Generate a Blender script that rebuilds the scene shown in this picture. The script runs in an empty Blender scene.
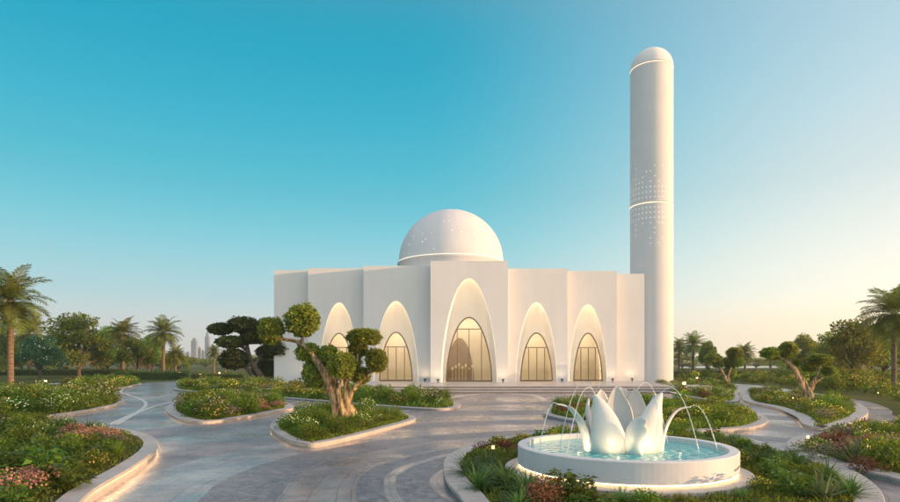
import bpy, bmesh, math, random
import numpy as np
from mathutils import Vector, Matrix, Euler
random.seed(7); RNG = np.random.default_rng(11)
PI = math.pi
sc = bpy.context.scene
COL = sc.collection
# ------------------------------------------------------------------ camera frame
H, F, HY = 2.2, 600.0, 363.0
def P(px, py, z=0.0):
    d = (H - z) * F / (py - HY)
    return Vector(((px - 450) / F * d, d, z))
def PD(px, py, d):
    return Vector(((px - 450) * d / F, d, H + (HY - py) * d / F))
def to_px(v):
    return 450 + v[0] / v[1] * F, HY + (H - v[2]) / v[1] * F
cam = bpy.data.cameras.new('camera'); co = bpy.data.objects.new('camera', cam); COL.objects.link(co)
co.location = (0, 0, H); co.rotation_euler = (PI / 2, 0, 0)
cam.sensor_width = 36; cam.lens = 24.0; cam.shift_y = (HY - 251) / 900; cam.clip_end = 9000; cam.clip_start = 0.1
sc.camera = co
# ------------------------------------------------------------------ materials
def nodes(m):
    m.use_nodes = True
    nt = m.node_tree
    return nt, nt.nodes, nt.links, nt.nodes['Principled BSDF']
def N(nt, typ, **kw):
    n = nt.nodes.new(typ)
    for k, v in kw.items(): setattr(n, k, v)
    return n
def ramp(nt, fac, stops, interp='LINEAR'):
    r = nt.nodes.new('ShaderNodeValToRGB'); r.color_ramp.interpolation = interp
    e = r.color_ramp.elements
    while len(e) < len(stops): e.new(0.5)
    for i, (p, c) in enumerate(stops):
        e[i].position = p; e[i].color = (*c, 1) if len(c) == 3 else c
    nt.links.new(fac, r.inputs['Fac'])
    return r.outputs['Color']
def noise(nt, scale, detail=4, vec=None, rough=0.55):
    n = nt.nodes.new('ShaderNodeTexNoise'); n.inputs['Scale'].default_value = scale
    n.inputs['Detail'].default_value = detail; n.inputs['Roughness'].default_value = rough
    if vec is not None: nt.links.new(vec, n.inputs['Vector'])
    return n.outputs['Fac']
def math_(nt, op, a, b=None, c=None):
    n = nt.nodes.new('ShaderNodeMath'); n.operation = op
    for i, v in enumerate((a, b, c)):
        if v is None: continue
        if isinstance(v, (int, float)): n.inputs[i].default_value = v
        else: nt.links.new(v, n.inputs[i])
    return n.outputs[0]
def mixc(nt, fac, a, b, mode='MIX'):
    n = nt.nodes.new('ShaderNodeMix'); n.data_type = 'RGBA'; n.blend_type = mode
    for s, v in ((n.inputs[0], fac), (n.inputs[6], a), (n.inputs[7], b)):
        if isinstance(v, (int, float)): s.default_value = v
        elif isinstance(v, tuple): s.default_value = (*v, 1)
        else: nt.links.new(v, s)
    return n.outputs[2]
def bump(nt, b, h, strength=0.2, dist=0.02):
    n = nt.nodes.new('ShaderNodeBump'); n.inputs['Strength'].default_value = strength; n.inputs['Distance'].default_value = dist
    nt.links.new(h, n.inputs['Height']); nt.links.new(n.outputs[0], b.inputs['Normal'])
def objco(nt):
    return nt.nodes.new('ShaderNodeTexCoord').outputs['Object']
def worldpos(nt):
    return nt.nodes.new('ShaderNodeNewGeometry').outputs['Position']
def mottled(name, c1, c2, scale=3.0, rough=0.7, bs=0.15, bscale=40, bdist=0.01, spec=0.5):
    m = bpy.data.materials.new(name); nt, ns, ln, b = nodes(m)
    v = worldpos(nt)
    f = noise(nt, scale, 5, v)
    ln.new(ramp(nt, f, [(0.3, c1), (0.7, c2)]), b.inputs['Base Color'])
    b.inputs['Roughness'].default_value = rough; b.inputs['Specular IOR Level'].default_value = spec
    if bs: bump(nt, b, noise(nt, bscale, 4, v), bs, bdist)
    return m
def emit(name, col, s):
    m = bpy.data.materials.new(name); nt, ns, ln, b = nodes(m)
    b.inputs['Base Color'].default_value = (0.8, 0.75, 0.65, 1)
    b.inputs['Emission Color'].default_value = (*col, 1); b.inputs['Emission Strength'].default_value = s
    return m
def leafmat(name, cols, trans=0.35, rough=0.55):
    m = bpy.data.materials.new(name); nt, ns, ln, b = nodes(m)
    g = N(nt, 'ShaderNodeNewGeometry'); oi = N(nt, 'ShaderNodeObjectInfo')
    n = len(cols)
    c = ramp(nt, g.outputs['Random Per Island'], [(i / max(1, n - 1), c) for i, c in enumerate(cols)])
    hs = N(nt, 'ShaderNodeHueSaturation')
    ln.new(math_(nt, 'MULTIPLY_ADD', oi.outputs['Random'], 0.05, 0.475), hs.inputs['Hue'])
    ln.new(math_(nt, 'MULTIPLY_ADD', oi.outputs['Random'], 0.5, 0.75), hs.inputs['Value'])
    ln.new(c, hs.inputs['Color'])
    ln.new(hs.outputs[0], b.inputs['Base Color'])
    b.inputs['Roughness'].default_value = rough; b.inputs['Specular IOR Level'].default_value = 0.25
    t = N(nt, 'ShaderNodeBsdfTranslucent'); ln.new(mixc(nt, 1.0, hs.outputs[0], (1.5, 1.5, 0.8), 'MULTIPLY'), t.inputs['Color'])
    mx = N(nt, 'ShaderNodeMixShader'); mx.inputs[0].default_value = trans
    ln.new(b.outputs[0], mx.inputs[1]); ln.new(t.outputs[0], mx.inputs[2])
    ln.new(mx.outputs[0], nt.nodes['Material Output'].inputs['Surface'])
    return m
M = {}
M['plaster'] = mottled('plaster', (0.69, 0.655, 0.63), (0.735, 0.70, 0.67), 0.35, 0.75, 0.06, 30, 0.006)
def streaks():
    nt, ns, ln, b = nodes(M['plaster']); mp = N(nt, 'ShaderNodeMapping'); mp.inputs['Scale'].default_value = (1, 1, 0.07); ln.new(worldpos(nt), mp.inputs[0])
    old = b.inputs['Base Color'].links[0].from_socket
    ln.new(mixc(nt, 1.0, old, ramp(nt, noise(nt, 1.6, 5, mp.outputs[0], 0.65), [(0.3, (0.972, 0.972, 0.97)), (0.65, (1.015, 1.015, 1.015))]), 'MULTIPLY'), b.inputs['Base Color'])
streaks()
M['niche'] = mottled('niche_plaster', (0.67, 0.64, 0.615), (0.71, 0.68, 0.65), 0.5, 0.7, 0.04, 30, 0.005)
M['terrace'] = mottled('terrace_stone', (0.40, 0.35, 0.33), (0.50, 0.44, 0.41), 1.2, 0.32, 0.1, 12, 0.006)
M['riser'] = mottled('shaded_riser_stone', (0.20, 0.17, 0.16), (0.28, 0.24, 0.22), 1.5, 0.5, 0.1, 12, 0.006)  # darker copy of the terrace stone: riser shade put into the colour
M['kerb'] = mottled('kerb_stone', (0.36, 0.325, 0.30), (0.47, 0.42, 0.385), 4.0, 0.55, 0.25, 60, 0.006)
def kerbmat():
    m = M['kerb']; nt, ns, ln, b = nodes(m); at = N(nt, 'ShaderNodeAttribute'); at.attribute_name = 'run'
    f = math_(nt, 'FRACT', math_(nt, 'MULTIPLY', at.outputs['Fac'], 1 / 1.1)); j = math_(nt, 'COMPARE', f, 0.5, 0.007)
    old = b.inputs['Base Color'].links[0].from_socket
    blk = N(nt, 'ShaderNodeTexWhiteNoise'); blk.noise_dimensions = '1D'; ln.new(math_(nt, 'FLOOR', math_(nt, 'MULTIPLY_ADD', at.outputs['Fac'], 1 / 1.1, 0.5)), blk.inputs['W'])
    c = mixc(nt, 1.0, old, ramp(nt, blk.outputs[0], [(0, (0.90, 0.90, 0.90)), (1, (1.06, 1.05, 1.04))]), 'MULTIPLY')
    ln.new(mixc(nt, math_(nt, 'MULTIPLY', j, 0.55), c, (0.10, 0.09, 0.085)), b.inputs['Base Color'])
kerbmat()
M['plinth'] = mottled('plinth_stone', (0.36, 0.325, 0.30), (0.47, 0.42, 0.385), 4.0, 0.55, 0.2, 60, 0.006)
M['soil'] = mottled('soil', (0.022, 0.022, 0.010), (0.055, 0.055, 0.022), 5.0, 0.95, 0.6, 25, 0.04)
M['frame'] = mottled('bronze_frame', (0.13, 0.085, 0.05), (0.17, 0.115, 0.07), 3, 0.35, 0, spec=0.5)
M['room'] = mottled('room_wall', (0.70, 0.61, 0.47), (0.76, 0.67, 0.52), 0.6, 0.8, 0)
M['roomdark'] = mottled('inner_arch_screen', (0.26, 0.18, 0.11), (0.34, 0.24, 0.15), 1.5, 0.7, 0)
M['led'] = emit('led_strip', (1.0, 0.74, 0.42), 10.0)
M['ledkerb'] = emit('kerb_led', (1.0, 0.66, 0.36), 1.1)
M['ledbright'] = emit('bright_kerb_led', (1.0, 0.64, 0.32), 10.0)
M['ledline'] = emit('led_line', (1.0, 0.82, 0.56), 0.25)
M['ledring'] = emit('ring_led', (1.0, 0.82, 0.58), 0.55)
M['ledfount'] = emit('fountain_led', (1.0, 0.70, 0.36), 3.0)
M['lamp'] = emit('garden_lamp_glass', (1.0, 0.48, 0.12), 1.8)
M['spot'] = emit('spotlight_glass', (1.0, 0.58, 0.20), 1.0)
M['poollamp'] = emit('pool_lamp_glass', (1.0, 0.74, 0.42), 0.8)
M['ceil'] = emit('ceiling_lamp_glass', (1.0, 0.87, 0.70), 2.9)
M['metal'] = mottled('dark_metal', (0.03, 0.03, 0.03), (0.05, 0.045, 0.04), 5, 0.45, 0)
M['petal'] = mottled('petal_stone', (0.64, 0.61, 0.58), (0.72, 0.69, 0.655), 2.0, 0.38, 0.05, 20, 0.005)
def ridges():
    nt, ns, ln, b = nodes(M['petal']); mp = N(nt, 'ShaderNodeMapping'); mp.inputs['Scale'].default_value = (1, 1, 0.05); ln.new(objco(nt), mp.inputs[0])
    bump(nt, b, noise(nt, 30, 3, mp.outputs[0]), 0.35, 0.012)
ridges()
M['basin'] = mottled('basin_stone', (0.58, 0.56, 0.555), (0.65, 0.63, 0.62), 2.5, 0.5, 0.05, 40, 0.004)
M['ink'] = mottled('ink', (0.10, 0.09, 0.09), (0.14, 0.12, 0.12), 5, 0.6, 0)
M['bark'] = mottled('olive_bark', (0.15, 0.085, 0.045), (0.44, 0.29, 0.17), 6.0, 0.9, 0.9, 14, 0.05)
def barkmat():
    m = bpy.data.materials.new('gnarled_bark'); nt, ns, ln, b = nodes(m)
    mp = N(nt, 'ShaderNodeMapping'); mp.inputs['Scale'].default_value = (1, 1, 0.22); mp.inputs['Rotation'].default_value = (0, 0.35, 0); ln.new(objco(nt), mp.inputs[0])
    f = noise(nt, 13, 5, mp.outputs[0], 0.6); f2 = noise(nt, 3.0, 3, objco(nt))
    c = ramp(nt, f, [(0.36, (0.09, 0.06, 0.04)), (0.5, (0.31, 0.22, 0.14)), (0.66, (0.56, 0.43, 0.29))])
    ln.new(mixc(nt, 1.0, c, ramp(nt, f2, [(0.3, (0.8, 0.85, 0.7)), (0.7, (1.15, 1.05, 1.0))]), 'MULTIPLY'), b.inputs['Base Color'])
    b.inputs['Roughness'].default_value = 0.9; b.inputs['Specular IOR Level'].default_value = 0.15; bump(nt, b, f, 1.0, 0.07); return m
M['bark'] = barkmat()
M['barkdark'] = mottled('dark_bark', (0.07, 0.05, 0.035), (0.15, 0.11, 0.075), 3.0, 0.9, 0.8, 10, 0.05)
M['tower'] = mottled('tower_glass', (0.19, 0.20, 0.25), (0.25, 0.26, 0.30), 0.05, 0.4, 0)
# palm bark: rings of leaf scars
def palmbark():
    m = bpy.data.materials.new('palm_bark'); nt, ns, ln, b = nodes(m)
    v = objco(nt)
    mp = N(nt, 'ShaderNodeMapping'); mp.inputs['Scale'].default_value = (2, 2, 9); ln.new(v, mp.inputs[0])
    f = noise(nt, 2.2, 4, mp.outputs[0])
    ln.new(ramp(nt, f, [(0.32, (0.10, 0.06, 0.035)), (0.66, (0.27, 0.18, 0.11))]), b.inputs['Base Color'])
    b.inputs['Roughness'].default_value = 0.9; bump(nt, b, f, 0.8, 0.06)
    return m
M['palmbark'] = palmbark()
M['leaf_olive'] = leafmat('olive_leaf', [(0.104, 0.147, 0.027), (0.223, 0.265, 0.051), (0.386, 0.398, 0.08)], 0.35)
M['leaf_dark'] = leafmat('dark_leaf', [(0.046, 0.076, 0.019), (0.096, 0.131, 0.027)], 0.2)
M['leaf_tree'] = leafmat('tree_leaf', [(0.114, 0.175, 0.03), (0.215, 0.292, 0.048), (0.329, 0.379, 0.077)], 0.5)
M['leaf_yel'] = leafmat('yellow_tree_leaf', [(0.109, 0.138, 0.029), (0.19, 0.213, 0.046), (0.253, 0.259, 0.063)], 0.5)
M['leaf_teal'] = leafmat('teal_tree_leaf', [(0.048, 0.143, 0.07), (0.108, 0.22, 0.101)], 0.3)
M['leaf_palm'] = leafmat('palm_leaf', [(0.107, 0.141, 0.03), (0.215, 0.232, 0.052)], 0.3)
M['leaf_green'] = leafmat('shrub_leaf', [(0.055, 0.104, 0.016), (0.109, 0.169, 0.024), (0.201, 0.254, 0.041)], 0.45)
M['leaf_lush'] = leafmat('broad_leaf', [(0.062, 0.114, 0.020), (0.115, 0.184, 0.030), (0.178, 0.245, 0.038)], 0.35, 0.4)
M['leaf_blue'] = leafmat('strap_leaf', [(0.057, 0.114, 0.035), (0.098, 0.175, 0.048), (0.147, 0.227, 0.063)], 0.3)
M['leaf_agave'] = leafmat('agave_leaf', [(0.10, 0.14, 0.06), (0.17, 0.21, 0.09)], 0.2)
M['leaf_red'] = leafmat('red_leaf', [(0.10, 0.03, 0.025), (0.20, 0.07, 0.055), (0.26, 0.11, 0.08)], 0.3)
M['grass'] = leafmat('grass_blade', [(0.076, 0.113, 0.016), (0.152, 0.209, 0.026), (0.237, 0.278, 0.039)], 0.4)
M['fl_yellow'] = leafmat('yellow_petal', [(0.70, 0.52, 0.10), (0.80, 0.68, 0.26)], 0.4)
M['fl_white'] = leafmat('cream_petal', [(0.75, 0.70, 0.55), (0.8, 0.78, 0.70)], 0.4)
M['fl_pink'] = leafmat('pink_petal', [(0.42, 0.16, 0.16), (0.55, 0.30, 0.28)], 0.4)
M['fl_mauve'] = leafmat('mauve_petal', [(0.26, 0.19, 0.21), (0.42, 0.31, 0.32)], 0.4)
# lawn
def lawnmat():
    m = bpy.data.materials.new('lawn'); nt, ns, ln, b = nodes(m)
    v = worldpos(nt)
    c1 = ramp(nt, noise(nt, 0.12, 4, v), [(0.3, (0.055, 0.075, 0.016)), (0.5, (0.09, 0.10, 0.026)), (0.72, (0.14, 0.13, 0.042))])
    c2 = ramp(nt, noise(nt, 25, 3, v), [(0.3, (0.6, 0.6, 0.6)), (0.7, (1.3, 1.3, 1.3))])
    ln.new(mixc(nt, 1.0, c1, c2, 'MULTIPLY'), b.inputs['Base Color'])
    b.inputs['Roughness'].default_value = 0.95; b.inputs['Specular IOR Level'].default_value = 0.1
    bump(nt, b, noise(nt, 30, 4, v), 0.8, 0.05)
    return m
M['lawn'] = lawnmat()
# paving: pale slabs, darker crazed-cobble bands ringing the fountain
def pavemat():
    m = bpy.data.materials.new('paving'); nt, ns, ln, b = nodes(m)
    v = worldpos(nt)
    sx = N(nt, 'ShaderNodeSeparateXYZ'); ln.new(v, sx.inputs[0])
    wob = math_(nt, 'MULTIPLY_ADD', noise(nt, 0.25, 2, v), 0.7, -0.35)
    dx = math_(nt, 'SUBTRACT', sx.outputs[0], 4.3); dy = math_(nt, 'SUBTRACT', sx.outputs[1], 11.2)
    r = math_(nt, 'SQRT', math_(nt, 'ADD', math_(nt, 'MULTIPLY', dx, dx), math_(nt, 'MULTIPLY', dy, dy)))
    r = math_(nt, 'ADD', r, wob)
    # bands
    def band(a, w):
        return math_(nt, 'COMPARE', r, a, w)
    mask = None
    for a, w in ((4.95, 0.32), (5.75, 0.25), (7.9, 0.65), (11.2, 0.8), (15.5, 1.2), (21.5, 1.3), (29, 1.8)):
        k = band(a, w); mask = k if mask is None else math_(nt, 'MAXIMUM', mask, k)
    # cobbles
    vo = N(nt, 'ShaderNodeTexVoronoi'); vo.feature = 'DISTANCE_TO_EDGE'; vo.inputs['Scale'].default_value = 6.5; ln.new(v, vo.inputs['Vector'])
    vc = N(nt, 'ShaderNodeTexVoronoi'); vc.inputs['Scale'].default_value = 6.5; ln.new(v, vc.inputs['Vector'])
    sv = N(nt, 'ShaderNodeSeparateColor'); ln.new(vc.outputs['Color'], sv.inputs[0])
    cob = ramp(nt, sv.outputs[0], [(0, (0.13, 0.125, 0.14)), (1, (0.25, 0.23, 0.235))])
    crack = ramp(nt, vo.outputs['Distance'], [(0.0, (0.28, 0.28, 0.28)), (0.05, (1, 1, 1))])
    cob = mixc(nt, 1.0, cob, crack, 'MULTIPLY')
    # slabs
    sl = ramp(nt, noise(nt, 0.55, 6, v, 0.65), [(0.30, (0.15, 0.135, 0.148)), (0.5, (0.29, 0.245, 0.245)), (0.70, (0.48, 0.385, 0.36))])
    sl = mixc(nt, 1.0, sl, ramp(nt, noise(nt, 14, 5, v, 0.7), [(0.3, (0.78, 0.78, 0.78)), (0.7, (1.12, 1.12, 1.12))]), 'MULTIPLY')
    ang = math_(nt, 'ARCTAN2', dy, dx)
    jr = math_(nt, 'FRACT', math_(nt, 'MULTIPLY', r, 1 / 1.35)); jr = math_(nt, 'COMPARE', jr, 0.5, 0.006)
    ja = math_(nt, 'FRACT', math_(nt, 'MULTIPLY', ang, 36 / (2 * PI))); ja = math_(nt, 'COMPARE', ja, 0.5, 0.004)
    jj = math_(nt, 'MAXIMUM', jr, ja)
    sl = mixc(nt, math_(nt, 'MULTIPLY', jj, 0.65), sl, (0.10, 0.09, 0.09))
    # hairline crazing over patches of the slabs
    vk = N(nt, 'ShaderNodeTexVoronoi'); vk.feature = 'DISTANCE_TO_EDGE'; vk.inputs['Scale'].default_value = 3.1
    wv = N(nt, 'ShaderNodeVectorMath'); wv.operation = 'ADD'
    nz = N(nt, 'ShaderNodeTexNoise'); nz.inputs['Scale'].default_value = 2.0; ln.new(v, nz.inputs['Vector'])
    ln.new(v, wv.inputs[0]); ln.new(nz.outputs['Color'], wv.inputs[1]); ln.new(wv.outputs[0], vk.inputs['Vector'])
    hair = math_(nt, 'LESS_THAN', vk.outputs['Distance'], 0.012)
    patch = ramp(nt, noise(nt, 0.35, 3, v), [(0.48, (0, 0, 0)), (0.6, (1, 1, 1))])
    sl = mixc(nt, math_(nt, 'MULTIPLY', math_(nt, 'MULTIPLY', hair, 0.7), patch), sl, (0.12, 0.11, 0.11))
    edge = math_(nt, 'MULTIPLY', mask, ramp(nt, math_(nt, 'MULTIPLY', r, 1 / 30), [(0.20, (0.9, 0.9, 0.9)), (0.34, (0.45, 0.45, 0.45)), (1.0, (0.28, 0.28, 0.28))]))
    br = N(nt, 'ShaderNodeTexBrick'); br.inputs['Scale'].default_value = 1.0; br.inputs['Mortar Size'].default_value = 0.010; br.inputs['Brick Width'].default_value = 0.9; br.inputs['Row Height'].default_value = 0.45; br.inputs['Color1'].default_value = (0.90, 0.90, 0.90, 1); br.inputs['Color2'].default_value = (1.08, 1.07, 1.06, 1); br.inputs['Mortar'].default_value = (0.62, 0.6, 0.6, 1)
    cb = N(nt, 'ShaderNodeCombineXYZ'); ln.new(math_(nt, 'MULTIPLY', ang, 9.0), cb.inputs[0]); ln.new(r, cb.inputs[1]); ln.new(cb.outputs[0], br.inputs['Vector'])
    sl = mixc(nt, 1.0, sl, br.outputs['Color'], 'MULTIPLY')
    ln.new(mixc(nt, edge, sl, cob), b.inputs['Base Color'])
    rg = ramp(nt, noise(nt, 0.45, 5, v, 0.7), [(0.36, (0.11, 0.11, 0.11)), (0.64, (0.42, 0.42, 0.42))])
    rg = mixc(nt, math_(nt, 'MULTIPLY', mask, 0.6), rg, (0.55, 0.55, 0.55))
    ln.new(rg, b.inputs['Roughness']); b.inputs['Specular IOR Level'].default_value = 0.4
    hh = math_(nt, 'ADD', math_(nt, 'MULTIPLY', noise(nt, 9, 5, v, 0.65), 0.8), math_(nt, 'MULTIPLY', math_(nt, 'MULTIPLY', math_(nt, 'MINIMUM', vo.outputs['Distance'], 0.06), 10), mask))
    bump(nt, b, hh, 0.35, 0.012)
    return m
M['paving'] = pavemat()
M['inlay'] = mottled('inlay_stone', (0.55, 0.48, 0.43), (0.62, 0.55, 0.49), 3, 0.4, 0.1, 30, 0.004)
def domemat():
    m = bpy.data.materials.new('dome_plaster'); nt, ns, ln, b = nodes(m)
    v = objco(nt)
    vo = N(nt, 'ShaderNodeTexVoronoi'); vo.inputs['Scale'].default_value = 2.0; ln.new(v, vo.inputs['Vector'])
    sc_ = N(nt, 'ShaderNodeSeparateColor'); ln.new(vo.outputs['Color'], sc_.inputs[0])
    dot = math_(nt, 'MULTIPLY', math_(nt, 'LESS_THAN', vo.outputs['Distance'], 0.11), math_(nt, 'LESS_THAN', sc_.outputs[0], 0.6))
    ln.new(ramp(nt, noise(nt, 0.5, 4, v), [(0.3, (0.60, 0.58, 0.575)), (0.7, (0.65, 0.63, 0.615))]), b.inputs['Base Color'])
    b.inputs['Roughness'].default_value = 0.7
    b.inputs['Emission Color'].default_value = (1, 0.93, 0.80, 1)
    ln.new(math_(nt, 'MULTIPLY', dot, 0.7), b.inputs['Emission Strength'])
    return m
M['dome'] = domemat()
def minaretmat(zr):
    m = bpy.data.materials.new('minaret_plaster'); nt, ns, ln, b = nodes(m)
    v = objco(nt); s = N(nt, 'ShaderNodeSeparateXYZ'); ln.new(v, s.inputs[0])
    ang = math_(nt, 'ARCTAN2', s.outputs[1], s.outputs[0])
    u = math_(nt, 'MULTIPLY', ang, 34 / (2 * PI)); w = math_(nt, 'MULTIPLY', math_(nt, 'SUBTRACT', s.outputs[2], zr), 1 / 0.50)
    w = math_(nt, 'ADD', w, 0.5)
    fu = math_(nt, 'SUBTRACT', math_(nt, 'FRACT', u), 0.5); fw = math_(nt, 'SUBTRACT', math_(nt, 'FRACT', w), 0.5)
    dist = math_(nt, 'SQRT', math_(nt, 'ADD', math_(nt, 'MULTIPLY', fu, fu), math_(nt, 'MULTIPLY', fw, fw)))
    cu = math_(nt, 'FLOOR', u); cw = math_(nt, 'FLOOR', w)
    cv = N(nt, 'ShaderNodeCombineXYZ'); ln.new(cu, cv.inputs[0]); ln.new(cw, cv.inputs[1])
    wn = N(nt, 'ShaderNodeTexWhiteNoise'); wn.noise_dimensions = '2D'; ln.new(cv.outputs[0], wn.inputs['Vector'])
    reach = math_(nt, 'ABSOLUTE', cw)
    keep = math_(nt, 'MAXIMUM', math_(nt, 'LESS_THAN', reach, 3.5), math_(nt, 'GREATER_THAN', wn.outputs[0], math_(nt, 'MULTIPLY_ADD', math_(nt, 'SUBTRACT', reach, 4.0), 0.07, 0.62)))
    notring = math_(nt, 'GREATER_THAN', reach, 0.5)
    dot = math_(nt, 'MULTIPLY', math_(nt, 'MULTIPLY', math_(nt, 'LESS_THAN', dist, 0.12), keep), notring)
    ln.new(ramp(nt, noise(nt, 0.4, 4, v), [(0.3, (0.60, 0.58, 0.575)), (0.7, (0.65, 0.63, 0.615))]), b.inputs['Base Color'])
    b.inputs['Roughness'].default_value = 0.72
    b.inputs['Emission Color'].default_value = (1, 0.93, 0.82, 1)
    ln.new(math_(nt, 'MULTIPLY', dot, 0.32), b.inputs['Emission Strength'])
    return m
def glassmat():
    m = bpy.data.materials.new('door_glass'); nt, ns, ln, b = nodes(m)
    tr = N(nt, 'ShaderNodeBsdfTransparent'); tr.inputs[0].default_value = (0.95, 0.93, 0.88, 1)
    gl = N(nt, 'ShaderNodeBsdfGlossy'); gl.inputs['Roughness'].default_value = 0.03
    fr = N(nt, 'ShaderNodeFresnel'); fr.inputs[0].default_value = 1.5
    mx = N(nt, 'ShaderNodeMixShader'); ln.new(math_(nt, 'MULTIPLY_ADD', fr.outputs[0], 1.0, 0.03), mx.inputs[0])
    ln.new(tr.outputs[0], mx.inputs[1]); ln.new(gl.outputs[0], mx.inputs[2])
    ln.new(mx.outputs[0], nt.nodes['Material Output'].inputs['Surface'])
    return m
M['glass'] = glassmat()
def watermat(cx, cy):
    m = bpy.data.materials.new('pool_water'); nt, ns, ln, b = nodes(m)
    v = worldpos(nt)
    b.inputs['Base Color'].default_value = (0.16, 0.56, 0.58, 1)
    b.inputs['Roughness'].default_value = 0.04; b.inputs['IOR'].default_value = 1.33
    h = None
    for (x, y, s) in ((cx + 1.45, cy - 0.2, 36), (cx - 1.4, cy - 0.1, 36), (cx + 1.0, cy - 0.9, 44), (cx - 0.9, cy - 1.0, 40), (cx, cy, 28)):
        d = N(nt, 'ShaderNodeVectorMath'); d.operation = 'DISTANCE'; ln.new(v, d.inputs[0]); d.inputs[1].default_value = (x, y, 0.35)
        w = math_(nt, 'SINE', math_(nt, 'MULTIPLY', d.outputs['Value'], s))
        w = math_(nt, 'DIVIDE', w, math_(nt, 'MULTIPLY_ADD', d.outputs['Value'], 2.0, 0.7))
        h = w if h is None else math_(nt, 'ADD', h, w)
    h = math_(nt, 'ADD', h, math_(nt, 'MULTIPLY', noise(nt, 9, 3, v), 1.6))
    bump(nt, b, h, 0.8, 0.016)
    ln.new(ramp(nt, math_(nt, 'MULTIPLY_ADD', h, 0.22, 0.35), [(0.2, (0.03, 0.28, 0.30)), (0.55, (0.11, 0.48, 0.48)), (0.85, (0.48, 0.76, 0.72))]), b.inputs['Base Color'])
    return m
def jetmat():
    m = bpy.data.materials.new('jet_water'); nt, ns, ln, b = nodes(m)
    b.inputs['Base Color'].default_value = (0.85, 0.86, 0.86, 1); b.inputs['Roughness'].default_value = 0.1
    b.inputs['Alpha'].default_value = 0.5
    return m
M['jet'] = jetmat()
# ------------------------------------------------------------------ object helpers
def tag(o, label=None, cat=None, group=None, kind=None):
    if label: o['label'] = label
    if cat: o['category'] = cat
    if group: o['group'] = group
    if kind: o['kind'] = kind
    return o
def link(o, parent=None):
    COL.objects.link(o)
    if parent is not None: o.parent = parent
    return o
def empty(name, loc=(0, 0, 0), rz=0.0):
    o = bpy.data.objects.new(name, None); o.empty_display_size = 0.3; o.location = loc; o.rotation_euler = (0, 0, rz); return link(o)
def lamp(parent, loc, aim, watt, col, angle, size=0.02):
    ld = bpy.data.lights.new('lamp', 'SPOT'); ld.energy = watt; ld.color = col; ld.spot_size = math.radians(angle); ld.spot_blend = 0.6; ld.shadow_soft_size = size
    o = bpy.data.objects.new('lamp', ld); o.location = loc; o.rotation_euler = (-Vector(aim)).to_track_quat('Z', 'Y').to_euler(); return link(o, parent)
def mesh_obj(name, verts, faces, mat, parent=None, smooth=False, mi=None):
    me = bpy.data.meshes.new(name); me.from_pydata([tuple(v) for v in verts], [], faces)
    for m_ in (mat if isinstance(mat, (list, tuple)) else [mat]): me.materials.append(m_)
    if smooth: me.polygons.foreach_set('use_smooth', [True] * len(me.polygons))
    if mi is not None: me.polygons.foreach_set('material_index', mi)
    me.update()
    return link(bpy.data.objects.new(name, me), parent)
class MB:
    def __init__(s): s.v, s.f, s.m = [], [], []
    def add(s, v, f, m=0):
        o = len(s.v); s.v += [tuple(x) for x in v]; s.f += [tuple(i + o for i in q) for q in f]; s.m += [m] * len(f); return s
    def box(s, x0, x1, y0, y1, z0, z1, m=0):
        return s.add([(x0, y0, z0), (x1, y0, z0), (x1, y1, z0), (x0, y1, z0), (x0, y0, z1), (x1, y0, z1), (x1, y1, z1), (x0, y1, z1)],
                     [(0, 3, 2, 1), (4, 5, 6, 7), (0, 1, 5, 4), (1, 2, 6, 5), (2, 3, 7, 6), (3, 0, 4, 7)], m)
    def tube(s, pts, rads, n=8, m=0, closed=False, cap=True):
        pts = [Vector(p) for p in pts]; k = len(pts)
        if isinstance(rads, (int, float)): rads = [rads] * k
        vs = []; up = None
        for i in range(k):
            a = pts[(i - 1) % k] if (closed or i > 0) else pts[i]; b = pts[(i + 1) % k] if (closed or i < k - 1) else pts[i]
            t = (b - a).normalized()
            if up is None: up = t.orthogonal().normalized()
            up = (up - t * up.dot(t)); up = up.normalized() if up.length > 1e-6 else t.orthogonal().normalized()
            w = t.cross(up)
            for j in range(n):
                q = 2 * PI * j / n; vs.append(pts[i] + (up * math.cos(q) + w * math.sin(q)) * rads[i])
        fs = []
        for i in range(k if closed else k - 1):
            for j in range(n):
                i2 = (i + 1) % k
                fs.append((i * n + j, i * n + (j + 1) % n, i2 * n + (j + 1) % n, i2 * n + j))
        if cap and not closed: fs += [tuple(range(n))[::-1], tuple((k - 1) * n + j for j in range(n))]
        return s.add(vs, fs, m)
    def lathe(s, prof, n=64, c=(0, 0, 0), m=0):
        vs = []; fs = []; k = len(prof)
        for j in range(n):
            q = 2 * PI * j / n
            for r, z in prof: vs.append((c[0] + r * math.cos(q), c[1] + r * math.sin(q), c[2] + z))
        for j in range(n):
            for i in range(k - 1):
                a, b = j * k + i, ((j + 1) % n) * k + i; fs.append((a, b, b + 1, a + 1))
        return s.add(vs, fs, m)
    def build(s, name, mat, parent=None, smooth=False):
        return mesh_obj(name, s.v, s.f, mat, parent, smooth, s.m if isinstance(mat, (list, tuple)) else None)
def cr(pts, n=8, closed=False):
    pts = [Vector(p) for p in pts]; k = len(pts); out = []
    for i in range(k if closed else k - 1):
        g = lambda j: pts[j % k] if closed else pts[max(0, min(k - 1, j))]
        a, b, c, d = g(i - 1), g(i), g(i + 1), g(i + 2)
        for q in range(n):
            t = q / n
            out.append(0.5 * ((2 * b) + (c - a) * t + (2 * a - 5 * b + 4 * c - d) * t * t + (3 * b - 3 * c + d - a) * t ** 3))
    if not closed: out.append(pts[-1])
    return out
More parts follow.
